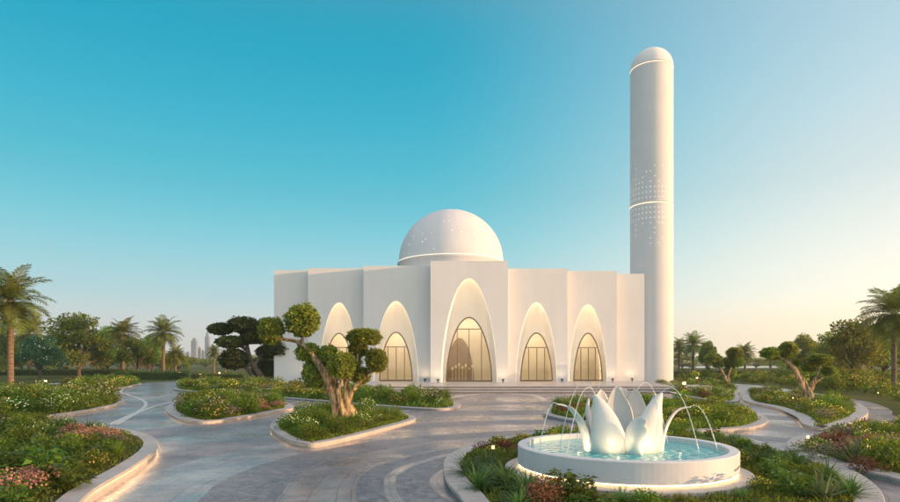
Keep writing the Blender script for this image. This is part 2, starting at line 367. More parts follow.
# leaf quads (rhombus), vectorised
def leaf_arrays(c, d, nrm, L, W, fold=0.15):
    d = d / np.linalg.norm(d, axis=1, keepdims=True)
    s = np.cross(nrm, d); s /= (np.linalg.norm(s, axis=1, keepdims=True) + 1e-9)
    nn = np.cross(d, s)
    L = np.broadcast_to(np.asarray(L, float).reshape(-1, 1), (len(c), 1)); W = np.broadcast_to(np.asarray(W, float).reshape(-1, 1), (len(c), 1))
    v = np.empty((len(c), 4, 3))
    v[:, 0] = c; v[:, 2] = c + d * L - nn * L * fold
    mid = c + d * L * 0.5 + nn * L * fold * 0.5
    v[:, 1] = mid + s * W * 0.5; v[:, 3] = mid - s * W * 0.5
    return v.reshape(-1, 3)
def quads_mesh(name, blocks, mats, smooth=False):
    """blocks: list of (verts (4n,3), material index)"""
    V = np.concatenate([b[0] for b in blocks]); nq = len(V) // 4
    mi = np.concatenate([np.full(len(b[0]) // 4, b[1], np.int32) for b in blocks])
    me = bpy.data.meshes.new(name)
    me.vertices.add(len(V)); me.vertices.foreach_set('co', V.astype(np.float32).ravel())
    me.loops.add(nq * 4); me.loops.foreach_set('vertex_index', np.arange(nq * 4, dtype=np.int32))
    me.polygons.add(nq); me.polygons.foreach_set('loop_start', np.arange(0, nq * 4, 4, dtype=np.int32))
    me.polygons.foreach_set('loop_total', np.full(nq, 4, np.int32))
    for m_ in mats: me.materials.append(m_)
    me.polygons.foreach_set('material_index', mi)
    me.update(calc_edges=True); me.validate()
    return me
def rdir(n):
    v = RNG.normal(size=(n, 3)); return v / np.linalg.norm(v, axis=1, keepdims=True)
def ordinal(i):
    w = ['first', 'second', 'third', 'fourth', 'fifth', 'sixth', 'seventh', 'eighth', 'ninth', 'tenth', 'eleventh', 'twelfth', 'thirteenth', 'fourteenth', 'fifteenth', 'sixteenth', 'seventeenth', 'eighteenth', 'nineteenth', 'twentieth']
    return w[i] if i < len(w) else '%dth' % (i + 1) if (i + 1) % 10 not in (1, 2, 3) else '%d%s' % (i + 1, {1: 'st', 2: 'nd', 3: 'rd'}[(i + 1) % 10])
# ------------------------------------------------------------------ sky, sun, haze
SUN_EL, SUN_AZ = math.radians(6.0), math.radians(78.0)   # azimuth measured from "towards the camera" round to the right
sund = Vector((math.sin(SUN_AZ) * math.cos(SUN_EL), -math.cos(SUN_AZ) * math.cos(SUN_EL), math.sin(SUN_EL)))
w = bpy.data.worlds.new('World'); sc.world = w; w.use_nodes = True
nt = w.node_tree; bg = nt.nodes['Background']
sky = N(nt, 'ShaderNodeTexSky'); sky.sky_type = 'NISHITA'; sky.sun_disc = False
sky.sun_elevation = SUN_EL; sky.sun_rotation = math.atan2(sund.x, sund.y); sky.altitude = 0
sky.air_density = 1.0; sky.dust_density = 1.2; sky.ozone_density = 2.0
tc = N(nt, 'ShaderNodeTexCoord'); sx = N(nt, 'ShaderNodeSeparateXYZ'); nt.links.new(tc.outputs['Generated'], sx.inputs[0])
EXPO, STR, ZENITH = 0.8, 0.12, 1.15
def lin(c):
    return tuple((v / 255 / 12.92) if v < 10 else ((v / 255 + 0.055) / 1.055) ** 2.4 for v in c)
def sramp(stops): return ramp(nt, sx.outputs[2], [(z, lin(c)) for z, c in stops], 'B_SPLINE')
away = sramp([(0.0, (208, 196, 190)), (0.06, (196, 200, 198)), (0.105, (172, 201, 205)), (0.2, (120, 203, 218)), (0.30, (70, 192, 214)), (0.43, (0, 168, 202)), (0.52, (0, 165, 194)), (0.68, (126, 122, 152)), (1.0, (134, 122, 148))])
sunw = sramp([(0.0, (255, 226, 180)), (0.06, (255, 238, 204)), (0.105, (255, 247, 226)), (0.28, (222, 236, 240)), (0.43, (186, 222, 234)), (0.68, (185, 192, 215)), (1.0, (125, 125, 150))])
sd = N(nt, 'ShaderNodeVectorMath'); sd.operation = 'DOT_PRODUCT'; nt.links.new(tc.outputs['Generated'], sd.inputs[0]); sd.inputs[1].default_value = (math.sin(SUN_AZ), -math.cos(SUN_AZ), 0)
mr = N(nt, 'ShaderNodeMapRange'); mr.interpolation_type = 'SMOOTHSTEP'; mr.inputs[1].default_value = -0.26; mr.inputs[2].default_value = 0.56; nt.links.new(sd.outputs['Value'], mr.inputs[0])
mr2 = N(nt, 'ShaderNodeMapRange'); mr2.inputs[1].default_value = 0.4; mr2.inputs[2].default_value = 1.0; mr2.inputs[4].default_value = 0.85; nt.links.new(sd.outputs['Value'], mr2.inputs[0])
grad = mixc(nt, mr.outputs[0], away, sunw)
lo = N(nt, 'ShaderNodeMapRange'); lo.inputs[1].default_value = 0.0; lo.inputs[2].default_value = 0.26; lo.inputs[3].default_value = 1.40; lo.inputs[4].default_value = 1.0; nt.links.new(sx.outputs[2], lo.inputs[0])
bk = N(nt, 'ShaderNodeMapRange'); bk.inputs[1].default_value = 0.0; bk.inputs[2].default_value = -0.7; bk.inputs[3].default_value = 0.0; bk.inputs[4].default_value = 0.6; nt.links.new(sx.outputs[1], bk.inputs[0])  # extra glow in the unseen sky behind the camera, added to lift shaded walls
def vscale(v, f):
    n = N(nt, 'ShaderNodeVectorMath'); n.operation = 'SCALE'; nt.links.new(v, n.inputs[0])
    if isinstance(f, float): n.inputs['Scale'].default_value = f
    else: nt.links.new(f, n.inputs['Scale'])
    return n.outputs[0]
def vadd(p, q):
    n = N(nt, 'ShaderNodeVectorMath'); nt.links.new(p, n.inputs[0]); nt.links.new(q, n.inputs[1]); return n.outputs[0]
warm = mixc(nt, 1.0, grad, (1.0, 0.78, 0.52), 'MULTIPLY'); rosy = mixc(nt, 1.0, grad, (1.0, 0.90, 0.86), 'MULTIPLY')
zen = N(nt, 'ShaderNodeMapRange'); zen.interpolation_type = 'SMOOTHSTEP'; zen.inputs[1].default_value = 0.56; zen.inputs[2].default_value = 0.92; zen.inputs[3].default_value = 0.0; zen.inputs[4].default_value = ZENITH; nt.links.new(sx.outputs[2], zen.inputs[0])  # overhead glow above the view, added to brighten planting and paving
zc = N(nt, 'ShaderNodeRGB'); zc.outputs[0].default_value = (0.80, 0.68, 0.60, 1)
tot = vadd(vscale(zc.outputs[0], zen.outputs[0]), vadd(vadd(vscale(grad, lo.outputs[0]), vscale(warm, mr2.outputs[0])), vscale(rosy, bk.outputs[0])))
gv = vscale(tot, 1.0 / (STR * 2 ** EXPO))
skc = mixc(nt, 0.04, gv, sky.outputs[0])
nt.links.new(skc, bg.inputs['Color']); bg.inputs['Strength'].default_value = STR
sl = bpy.data.lights.new('sun', 'SUN'); sl.energy = 3.9; sl.angle = math.radians(0.6); sl.color = (1.0, 0.60, 0.30)
so = bpy.data.objects.new('sun', sl); COL.objects.link(so); so.rotation_euler = sund.to_track_quat('Z', 'Y').to_euler(); so.location = (60, -20, 40)
vs = sc.view_settings; vs.view_transform = 'Standard'; vs.look = 'None'; vs.gamma = 1.0; vs.use_curve_mapping = False; vs.exposure = EXPO
HAZE = 0.0004
if HAZE:
    hb = MB().box(-1160, 1160, -110, 1260, -1.0, 56); ho = hb.build('haze', bpy.data.materials.new('haze_air')); tag(ho, kind='stuff')
    hm = ho.data.materials[0]; hm.use_nodes = True; hn = hm.node_tree; hn.nodes.clear()
    out = hn.nodes.new('ShaderNodeOutputMaterial'); pv = hn.nodes.new('ShaderNodeVolumePrincipled')
    pv.inputs['Density'].default_value = HAZE; pv.inputs['Color'].default_value = (0.97, 0.95, 0.94, 1); pv.inputs['Anisotropy'].default_value = 0.6
    hn.links.new(pv.outputs[0], out.inputs['Volume'])
cy = sc.cycles; cy.use_denoising = True
try: cy.denoiser = 'OPENIMAGEDENOISE'
except Exception: pass
cy.max_bounces = 8; cy.transparent_max_bounces = 12; cy.diffuse_bounces = 3; cy.glossy_bounces = 3; cy.transmission_bounces = 4; cy.volume_bounces = 1
cy.sample_clamp_indirect = 4.0; cy.caustics_reflective = False; cy.caustics_refractive = False
# ------------------------------------------------------------------ ground
g = mesh_obj('ground', [(-1150, -100, 0), (1150, -100, 0), (1150, 1250, 0), (-1150, 1250, 0)], [(0, 1, 2, 3)], M['lawn']); tag(g, kind='structure')
def flat(name, pxs, z, mat, sm=6, kind='structure'):
    pts = [P(*p) for p in pxs]
    if sm: pts = cr(pts, sm, True)
    o = mesh_obj(name, [(p.x, p.y, z) for p in pts], [tuple(range(len(pts)))], mat); tag(o, kind=kind); return o
pav = [(-900, 700), (-520, 470), (-120, 428), (0, 419), (60, 411), (100, 397), (116, 390), (138, 384.2), (150, 382.6), (185, 380.8), (225, 379.6), (262, 379.4),
       (300, 380.5), (640, 382), (745, 384.5), (800, 391), (848, 398.5), (873, 403), (891, 410), (897, 417), (960, 427), (1250, 470), (1700, 620), (1500, 1100), (-200, 1100)]
flat('paved_plaza', pav, 0.006, M['paving'], 5)
flat('far_garden_road', [(-60, 386.6), (0, 386.6), (52, 384.4), (96, 381.6), (96, 380.9), (52, 383.4), (0, 385.4), (-60, 385.4)], 0.004, M['inlay'], 0)
flat('pond', [(680, 367.6), (735, 367.9), (830, 367.6), (820, 366.5), (740, 366.2), (690, 366.4)], 0.004, mottled('pond_water', (0.18, 0.28, 0.28), (0.2, 0.3, 0.3), 0.1, 0.15, 0), 5)
def inlay(pxs, wd, name='paving_inlay', z=0.011):
    pts = cr([P(*p) for p in pxs], 10); vsx = []; fs = []
    for i, p in enumerate(pts):
        t = (pts[min(i + 1, len(pts) - 1)] - pts[max(i - 1, 0)]); n_ = Vector((-t.y, t.x, 0)).normalized() * wd / 2
        vsx += [(p.x + n_.x, p.y + n_.y, z), (p.x - n_.x, p.y - n_.y, z)]
        if i: fs.append((2 * i - 2, 2 * i - 1, 2 * i + 1, 2 * i))
    o = mesh_obj(name, vsx, fs, M['inlay']); tag(o, kind='structure'); return o
inlay([(130, 385.6), (121, 391), (127, 394.5), (140, 399), (146, 404), (140, 410.5), (126, 417), (109, 425)], 0.17, 'pavement_stripe')
inlay([(178, 400.5), (166, 403.5), (150, 408), (132, 416), (116, 425)], 0.2, 'pavement_stripe', 0.016)
inlay([(440, 400), (470, 394.8), (505, 393.5), (535, 396), (545, 401)], 0.35, 'pavement_stripe')
# ------------------------------------------------------------------ planting beds
BEDS = {}
def offset(pts, d):
    k = len(pts); out = []
    area = sum(pts[i].x * pts[(i + 1) % k].y - pts[(i + 1) % k].x * pts[i].y for i in range(k))
    sgn = 1 if area > 0 else -1
    for i in range(k):
        t = pts[(i + 1) % k] - pts[i - 1]; n_ = Vector((-t.y, t.x, 0)); n_ = n_.normalized() * sgn if n_.length > 1e-6 else Vector()
        out.append(pts[i] + n_ * d)
    return out
def bed(key, pxs, label, kw=0.32, kh=0.13, led=None, sm=7, group=None):
    base = cr([P(*p) for p in pxs], sm, True); k = len(base)
    c = sum(base, Vector()) / k
    root = empty('planting_bed', (c.x, c.y, 0)); tag(root, label, 'planting bed', group)
    loc = [p - Vector((c.x, c.y, 0)) for p in base]
    prof = [(0.035, 0.0), (0.035, kh - 0.055), (0.0, kh - 0.05), (0.0, kh - 0.012), (0.012, kh), (kw - 0.01, kh), (kw, kh - 0.01), (kw, 0.02)]
    vsx = []; fs = []; n = len(prof)
    rings = [offset(loc, o) for o, z in prof]
    for i in range(k):
        for j in range(n): vsx.append((rings[j][i].x, rings[j][i].y, prof[j][1]))
    area = sum(loc[i].x * loc[(i + 1) % k].y - loc[(i + 1) % k].x * loc[i].y for i in range(k))
    for i in range(k):
        for j in range(n - 1):
            a, b_ = i * n + j, ((i + 1) % k) * n + j
            fs.append((a, b_, b_ + 1, a + 1) if area > 0 else (a, a + 1, b_ + 1, b_))
    ko = mesh_obj('kerb', vsx, fs, M['kerb'], root)
    run = [0.0]
    for i in range(k - 1): run.append(run[-1] + (loc[i + 1] - loc[i]).length)
    at_ = ko.data.attributes.new('run', 'FLOAT', 'POINT'); at_.data.foreach_set('value', [run[i] for i in range(k) for j in range(n)])
    inner = offset(loc, kw - 0.005)
    mesh_obj('soil', [(p.x, p.y, kh - 0.05) for p in inner], [tuple(range(k))] if area > 0 else [tuple(range(k))[::-1]], M['soil'], root)
    if led:
        a, b_ = led; idx = [i % k for i in range(int(a * k), int(b_ * k) + 1)]
        r1 = offset(loc, 0.008); r2 = offset(loc, 0.033)
        vsx = []; fs = []
        for q, i in enumerate(idx):
            vsx += [(r1[i].x, r1[i].y, kh - 0.054), (r2[i].x, r2[i].y, kh - 0.058)]
            if q: fs.append((2 * q - 2, 2 * q, 2 * q + 1, 2 * q - 1))
        mesh_obj('light_strip', vsx, fs, M['ledbright' if key == 'D' else 'ledkerb'], root)
    BEDS[key] = dict(root=root, poly=[(p.x + c.x, p.y + c.y) for p in inner], label=label, z=kh - 0.04, outer=[(p.x, p.y) for p in base])
    return root
bed('A', [(270, 431), (283, 441.5), (302, 448), (327, 446.5), (370, 436), (410, 424.5), (416, 421), (408, 417.5), (380, 413), (340, 411), (300, 415), (277, 422.5)], 'almond shaped kerbed bed under the twisted topiary tree', 0.30, 0.14, (0.0, 1.0))
bed('B', [(166, 409.5), (168, 415.5), (180, 421.5), (203, 424.5), (240, 420.5), (283, 412.5), (294, 409.5), (286, 405), (250, 401.5), (205, 401), (177, 403.5)], 'small kerbed island bed of flowering shrubs left of the twisted topiary', 0.45, 0.12, (0.0, 0.62))
bed('C', [(174, 389), (190, 392.5), (227, 395), (303, 401), (360, 406), (420, 410.5), (450, 410.5), (461, 407.5), (452, 403.5), (400, 398), (320, 391.5), (262, 386.5), (205, 384)], 'long kerbed bed of yellow flowers stretching before the left wing', 0.4, 0.12)
bed('D', [(96, 433), (113, 434), (138, 438.5), (156, 447), (156, 458), (135, 476), (95, 502), (40, 545), (-120, 560), (-220, 500), (-170, 440), (-80, 428), (0, 425), (60, 427)], 'wide kerbed bed with the brightest glowing kerb beside the left path', 0.34, 0.22, (0.0, 0.52))
bed('F', [(124, 401.5), (121, 405), (108, 409), (69, 416), (35, 419.5), (-60, 424), (-160, 420), (-150, 404), (-40, 398), (60, 396), (105, 397)], 'kerbed shrub bed in front of the tall left palm', 0.3, 0.13, (0.0, 0.35))
bed('G', [(141, 384.0), (136, 386), (120, 389.5), (108, 392), (97, 393), (70, 391), (60, 386.5), (95, 382.5), (125, 382)], 'kerbed bed of yellow flowers at the far road bend', 0.3, 0.12)
bed('H', [(742, 399.5), (748, 404), (773, 409.5), (795, 419), (802, 426.5), (819, 431.5), (842, 429), (864, 419.5), (868, 412.5), (858, 405), (838, 400.5), (800, 397), (765, 394), (745, 393)], 'curved kerbed bed under the right-hand twisted topiary', 0.5, 0.13, (0.0, 1.0))
bed('I', [(543, 415.5), (560, 421), (600, 428), (640, 433), (686, 434.5), (741, 432), (762, 428), (768, 422.5), (758, 415.5), (735, 409.5), (700, 405.5), (650, 402.5), (595, 404), (557, 409.5)], 'kerbed bed of grasses and flowers directly behind the fountain', 0.4, 0.13, (0.25, 0.62))
bed('J', [(634, 385), (661, 391.5), (690, 398.5), (718, 402.5), (738, 402.5), (738, 396), (738, 388.5), (715, 384.5), (680, 382.3), (650, 381.9)], 'low kerbed bed at the minaret foot beside the steps', 0.35, 0.12)
bed('K', [(787, 447), (790, 454.5), (813, 463.5), (842, 472), (871, 479), (900, 486.5), (1000, 515), (1120, 480), (1040, 436), (960, 428), (900, 427), (860, 430.5), (820, 436.5), (796, 441)], 'kerbed bed of red leaved plants across the path from the fountain', 0.42, 0.14)
bed('M', [(443.5, 473), (446, 487), (459, 503), (480, 535), (560, 610), (740, 610), (875, 540), (884, 505), (866, 484), (836, 469), (805, 459), (775, 451), (745, 442), (700, 436), (629, 433.5), (560, 435), (520, 438.5), (479, 446.5), (463, 452), (450, 459), (444, 466)], 'large round kerbed bed of lush plants encircling the fountain', 0.40, 0.13)
# ------------------------------------------------------------------ terrace with steps
ter = empty('stone_terrace', (0, 50, 0)); tag(ter, 'wide pale stone terrace with three steps before the mosque doors', 'terrace')
X0, X1 = -17.5, 20.0
def slab(name, x0, x1, y0, y1, z):
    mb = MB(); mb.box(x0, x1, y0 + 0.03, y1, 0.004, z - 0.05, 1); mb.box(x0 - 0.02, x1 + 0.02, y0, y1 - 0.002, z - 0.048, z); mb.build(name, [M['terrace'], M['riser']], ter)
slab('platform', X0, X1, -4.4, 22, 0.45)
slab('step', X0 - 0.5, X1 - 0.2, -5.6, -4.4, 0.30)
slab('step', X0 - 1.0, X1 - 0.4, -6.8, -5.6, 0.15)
# ------------------------------------------------------------------ mosque
ZB = 0.45
mos = empty('mosque', (1.7, 55, 0)); tag(mos, 'white mosque with stepped facade, glowing pointed arches and a round dome', 'mosque')
def rel(o):   # parts modelled in world coordinates: keep them there
    o.matrix_parent_inverse = mos.matrix_world.inverted() if False else Matrix.Translation(-mos.location); return o
def arch_shape(xc, hw, h, n=36):
    out = []
    for i in range(n + 1):
        x = math.sin(-PI / 2 + PI * i / n); z = max(0.0, 1 - abs(x) ** 1.9) ** 0.55
        out.append((xc + hw * x, ZB + h * z))
    return out
def block(x0, x1, y, ztop, depth, arch=None):
    """one facade block; the front has the arch cut out of it"""
    vsx = []; fs = []
    front = [(x0, y, ZB)]
    if arch: front += [(a[0], y, a[1]) for a in arch]
    front += [(x1, y, ZB), (x1, y, ztop), (x0, y, ztop)]
    n = len(front); vsx = list(front); fs = [tuple(range(n))]
    b0 = n; vsx += [(x0, y + depth, ZB), (x1, y + depth, ZB), (x1, y + depth, ztop), (x0, y + depth, ztop)]
    fl, fr, tr, tl = 0, n - 3, n - 2, n - 1
    fs += [(fl, tl, b0 + 3, b0), (fr, b0 + 1, b0 + 2, tr), (tl, tr, b0 + 2, b0 + 3), (b0, b0 + 3, b0 + 2, b0 + 1)]
    return rel(mesh_obj('facade_wall', vsx, fs, M['plaster'], mos))
def px2x(px, d): return (px - 450) / F * d
def opening(cx_px, ow_px, otop, gw_px, gtop, d, rec=1.5, central=False):
    xc = px2x(cx_px, d); hw = ow_px / F * d / 2; h = H + (HY - otop) * d / F - ZB
    dg = d + rec
    xg = px2x(cx_px, dg); ghw = gw_px / F * dg / 2; gh = H + (HY - gtop) * dg / F - ZB
    outer = arch_shape(xc, hw, h); cove = arch_shape(xc, hw + 0.13, h + 0.13); inner = arch_shape(xg, ghw, gh)
    # niche loft
    K = 12; vsx = []; fs = []; n = len(outer)
    vsx = [(a[0], d + 0.0, a[1]) for a in outer] + [(a[0], d + 0.05, a[1]) for a in outer] + [(a[0], d + 0.055, a[1]) for a in cove]
    for k in range(3):
        for i in range(n - 1): fs.append((k * n + i, (k + 1) * n + i, (k + 1) * n + i + 1, k * n + i + 1))
    for k in range(K + 1):
        t = k / K
        yy = d + 0.16 + (rec - 0.16) * (1 - (1 - t) ** 1.5); bl = t ** 1.25
        for a, b_ in zip(cove, inner):
            vsx.append((a[0] + (b_[0] - a[0]) * bl, yy, a[1] + (b_[1] - a[1]) * bl))
    for k in range(3, K + 3):
        for i in range(n - 1): fs.append((k * n + i, (k + 1) * n + i, (k + 1) * n + i + 1, k * n + i + 1))
    ni = rel(mesh_obj('arched_niche', vsx, fs, M['niche'], mos, True))
    # floor of the niche is the platform; LED strip just inside the lip
    so_ = arch_shape(xc, hw + 0.07, h + 0.07)
    mb = MB(); mb.tube([(a[0], d + 0.105, max(a[1], ZB + 0.02)) for a in so_], 0.03, 6)
    mb.build('light_strip', M['led'], ni)
    so_ = arch_shape(xc, hw - 0.02, h - 0.02)
    mb = MB(); mb.tube([(a[0], d + 0.03, max(a[1], ZB + 0.02)) for a in so_], 0.028, 6); mb.build('light_strip', M['ledline'], ni)
    # door: frame + panes
    def ztop_at(x):
        t = min(1, abs(x - xg) / ghw); return ZB + gh * max(0.0, 1 - t ** 1.9) ** 0.55
    mb = MB(); fp = [(a[0], dg - 0.02, max(a[1], ZB + 0.03)) for a in inner]
    mb.tube(fp, 0.06, 6)
    mb.box(xg - ghw, xg + ghw, dg - 0.07, dg + 0.05, ZB, ZB + 0.14)
    tz = ZB + gh * 0.70 if not central else ZB + gh * 0.82
    # transom
    xs = [xg - ghw + i * (2 * ghw) / 200 for i in range(201)]; ok = [x for x in xs if ztop_at(x) > tz]
    mb.box(min(ok), max(ok), dg - 0.06, dg + 0.04, tz - 0.04, tz + 0.04)
    for f_ in ((-0.5, 0.02, 0.52) if not central else (-0.52, 0.0, 0.55)):
        x = xg + ghw * f_; zt = min(tz - 0.06, ztop_at(x)); mb.box(x - 0.035, x + 0.035, dg - 0.055, dg + 0.035, ZB + 0.14, zt)
    door = rel(mb.build('glass_door', M['frame'], mos))
    gp = [(a[0], dg + 0.01, a[1]) for a in inner]
    mesh_obj('glass_pane', gp, [tuple(range(len(gp)))], M['glass'], door)
    # lit room behind
    rb = MB(); rx0, rx1, ry0, ry1, rz1 = xg - ghw - 0.25, xg + ghw + 0.25, dg + 0.12, dg + 4.2, ZB + gh + 0.5
    rb.add([(rx0, ry0, ZB + .02), (rx1, ry0, ZB + .02), (rx1, ry1, ZB + .02), (rx0, ry1, ZB + .02), (rx0, ry0, rz1), (rx1, ry0, rz1), (rx1, ry1, rz1), (rx0, ry1, rz1)],
           [(0, 1, 2, 3), (4, 7, 6, 5), (1, 5, 6, 2), (0, 3, 7, 4), (3, 2, 6, 7)])
    rm = rel(rb.build('lit_hall', M['room'], mos))
    MB().box(rx0 + 0.4, rx1 - 0.4, ry0 + 0.6, ry1 - 0.6, rz1 - 0.12, rz1 - 0.05).build('ceiling_lamp', M['ceil'], rm)
    if central:
        ia = arch_shape(xg - ghw * 0.38, 1.45, 4.3, 24)
        mesh_obj('inner_arch', [(a[0], ry1 - 0.03, a[1]) for a in ia], [tuple(range(len(ia)))], M['roomdark'], rm)
        mc = MB()
        for i in range(7):
            x = xg - ghw * 0.72 + i * 0.33; zz = ZB + 1.0 + 0.5 * ((i * 37) % 5) / 5
            mc.tube([(x, ry1 - 0.9, ZB + 0.02), (x, ry1 - 0.9, zz)], 0.03, 6); mc.lathe([(0.0, zz), (0.11, zz + .12), (0.07, zz + .34), (0.0, zz + .36)], 8, (x, ry1 - 0.9, 0))
        mc.build('candle_stand', M['fl_white'], rm)
    return outer
blocks = [
    # px_left, px_right, distance, z_top, arch
    (430.5, 508, 55.0, 11.56, (469, 56.5, 278, 45.5, 317.5, True)),
    (363.5, 431, 56.6, 11.36, (396, 45, 300.7, 32.5, 332.3, False)),
    (308, 364, 58.2, 11.40, (339, 40, 302.3, 30, 333.3, False)),
    (274, 308.6, 59.8, 11.45, None),
    (507, 567.5, 56.0, 11.02, (536.5, 41.5, 302, 31.5, 333, False)),
    (566.5, 617, 57.0, 10.95, (588, 38.5, 304, 28.5, 333.3, False)),
    (616, 644.5, 58.0, 10.82, None)]
for a, b_, d, zt, ar in blocks:
    outer = None
    if ar: outer = opening(ar[0], ar[1], ar[2], ar[3], ar[4], d, 1.5, ar[5])
    x0, x1 = px2x(a, d), px2x(b_, d)
    block(x0, x1, d, zt, 14.0 - (d - 55) * 0.5, outer)
# dome
DC = Vector((px2x(451, 73), 73, 14.4)); DR = 52 / F * 73
prof = [(DR * math.cos(t * PI / 2 / 40), DR * math.sin(t * PI / 2 / 40)) for t in range(41)]; prof[-1] = (0.001, DR)
do = MB().lathe(prof, 96).build('dome', M['dome'], mos, True); rel(do); do.location = DC
ring = MB().tube([(math.cos(q * 2 * PI / 96) * (DR + 0.03), math.sin(q * 2 * PI / 96) * (DR + 0.03), -0.06) for q in range(96)], 0.05, 6, closed=True).build('light_ring', M['ledring'], do)
dr = MB().lathe([(DR + 0.18, -0.16), (DR + 0.18, -0.30), (DR + 0.02, -0.34), (DR + 0.02, -2.4)], 96).build('drum', M['plaster'], mos, True); rel(dr); dr.location = DC
# minaret
MX, MY = px2x(651.5, 59.9), 59.9; MR = 20.6 / F * 59.9
zr1 = H + 292.5 * MY / F; zr2 = H + 156 * MY / F; ztop = H + 313.3 * MY / F
mi = empty('minaret', (MX, MY, 0)); tag(mi, 'tall plain white round minaret with two glowing rings and a domed tip', 'minaret')
M['minaret'] = minaretmat(zr2)
MB().lathe([(MR + .0, 0), (MR, zr2 - 0.20), (MR, zr2 - 0.15), (MR, zr2 - 0.14), (MR - 0.09, zr2 - 0.12), (MR - 0.09, zr2 + 0.06), (MR, zr2 + 0.08), (MR, zr2 + 0.09), (MR, zr2 + 0.14), (MR, zr1 - 0.22), (MR, zr1 - 0.17), (MR, zr1 - 0.16), (MR - 0.09, zr1 - 0.14), (MR - 0.09, zr1 + 0.05)], 96).build('shaft', M['minaret'], mi, False)
capp = [(MR + 0.02, zr1 + 0.05), (MR + 0.02, zr1 + 0.12)] + [(max(0.001, MR * math.cos(t * PI / 2 / 20)), zr1 + 0.12 + (ztop - zr1 - 0.12) * math.sin(t * PI / 2 / 20)) for t in range(1, 21)]
MB().lathe(capp, 96).build('cap', M['plaster'], mi, True)
for zr in (zr1, zr2):
    MB().tube([(math.cos(q * 2 * PI / 96) * (MR - 0.02), math.sin(q * 2 * PI / 96) * (MR - 0.02), zr - 0.03) for q in range(96)], 0.045, 6, closed=True).build('light_ring', M['ledring'], mi)
for o in mi.children:
    if o.name.startswith('shaft'):
        for p in o.data.polygons: p.use_smooth = abs(p.normal.z) < 0.3
# little uplights on the terrace
ups = [(438, 54.6), (503, 54.6), (562, 55.6), (612.5, 56.6), (632, 57.6), (425, 56.2), (300, 59.0)]
upl = ['left of the central arch', 'right of the central arch', 'between the two arches of the right wing', 'right of the outermost right arch', 'at the blank wall by the minaret', 'right of the first left arch', 'at the blank end of the left wing']
for (px, d), l in zip(ups, upl):
    r_ = empty('uplight', (px2x(px, d - 0.2), d - 0.25, ZB)); tag(r_, 'small dark floor uplight on the terrace ' + l, 'uplight', 'uplights along the facade')
    mb = MB(); mb.lathe([(0.0, 0), (0.10, 0), (0.10, 0.03), (0.04, 0.05), (0.04, 0.14), (0.11, 0.16), (0.13, 0.30), (0.10, 0.30)], 12); mb.build('housing', M['metal'], r_)
    MB().lathe([(0.10, 0.29), (0.0, 0.292)], 12).build('lens', emit('uplight_lens', (1, 0.7, 0.38), 60.0) if 'upl' not in M else M['upl'], r_)
    M['upl'] = bpy.data.materials.get('uplight_lens')
# ------------------------------------------------------------------ fountain
fc = Vector((px2x(623.5, 11.65), 11.65, 0)); FX, FY = fc.x, fc.y
fo = empty('fountain', fc); tag(fo, 'white round lotus fountain with arching water jets and turquoise pool', 'fountain')
R = 2.04; ZT = 0.13
MB().lathe([(R + 0.25, 0.02), (R + 0.25, ZT + 0.035), (R + 0.23, ZT + 0.045), (R - 0.3, ZT + 0.045)], 96).build('plinth', M['plinth'], fo)
MB().lathe([(R - 0.09, ZT + 0.045), (R - 0.09, ZT + 0.10), (R - 0.015, ZT + 0.105), (R, ZT + 0.12), (R, 0.595), (R - 0.012, 0.61), (R - 0.165, 0.612), (R - 0.18, 0.60), (R - 0.18, 0.30), (0.3, 0.30)], 128).build('basin', M['basin'], fo)
MB().lathe([(R - 0.06, ZT + 0.098), (R - 0.02, ZT + 0.098), (R - 0.02, ZT + 0.085), (R - 0.06, ZT + 0.085)], 96).build('light_strip', M['ledfount'], fo)
ws = MB().lathe([(R - 0.178, 0.51), (0.02, 0.51)], 96).build('water', watermat(FX, FY), fo)
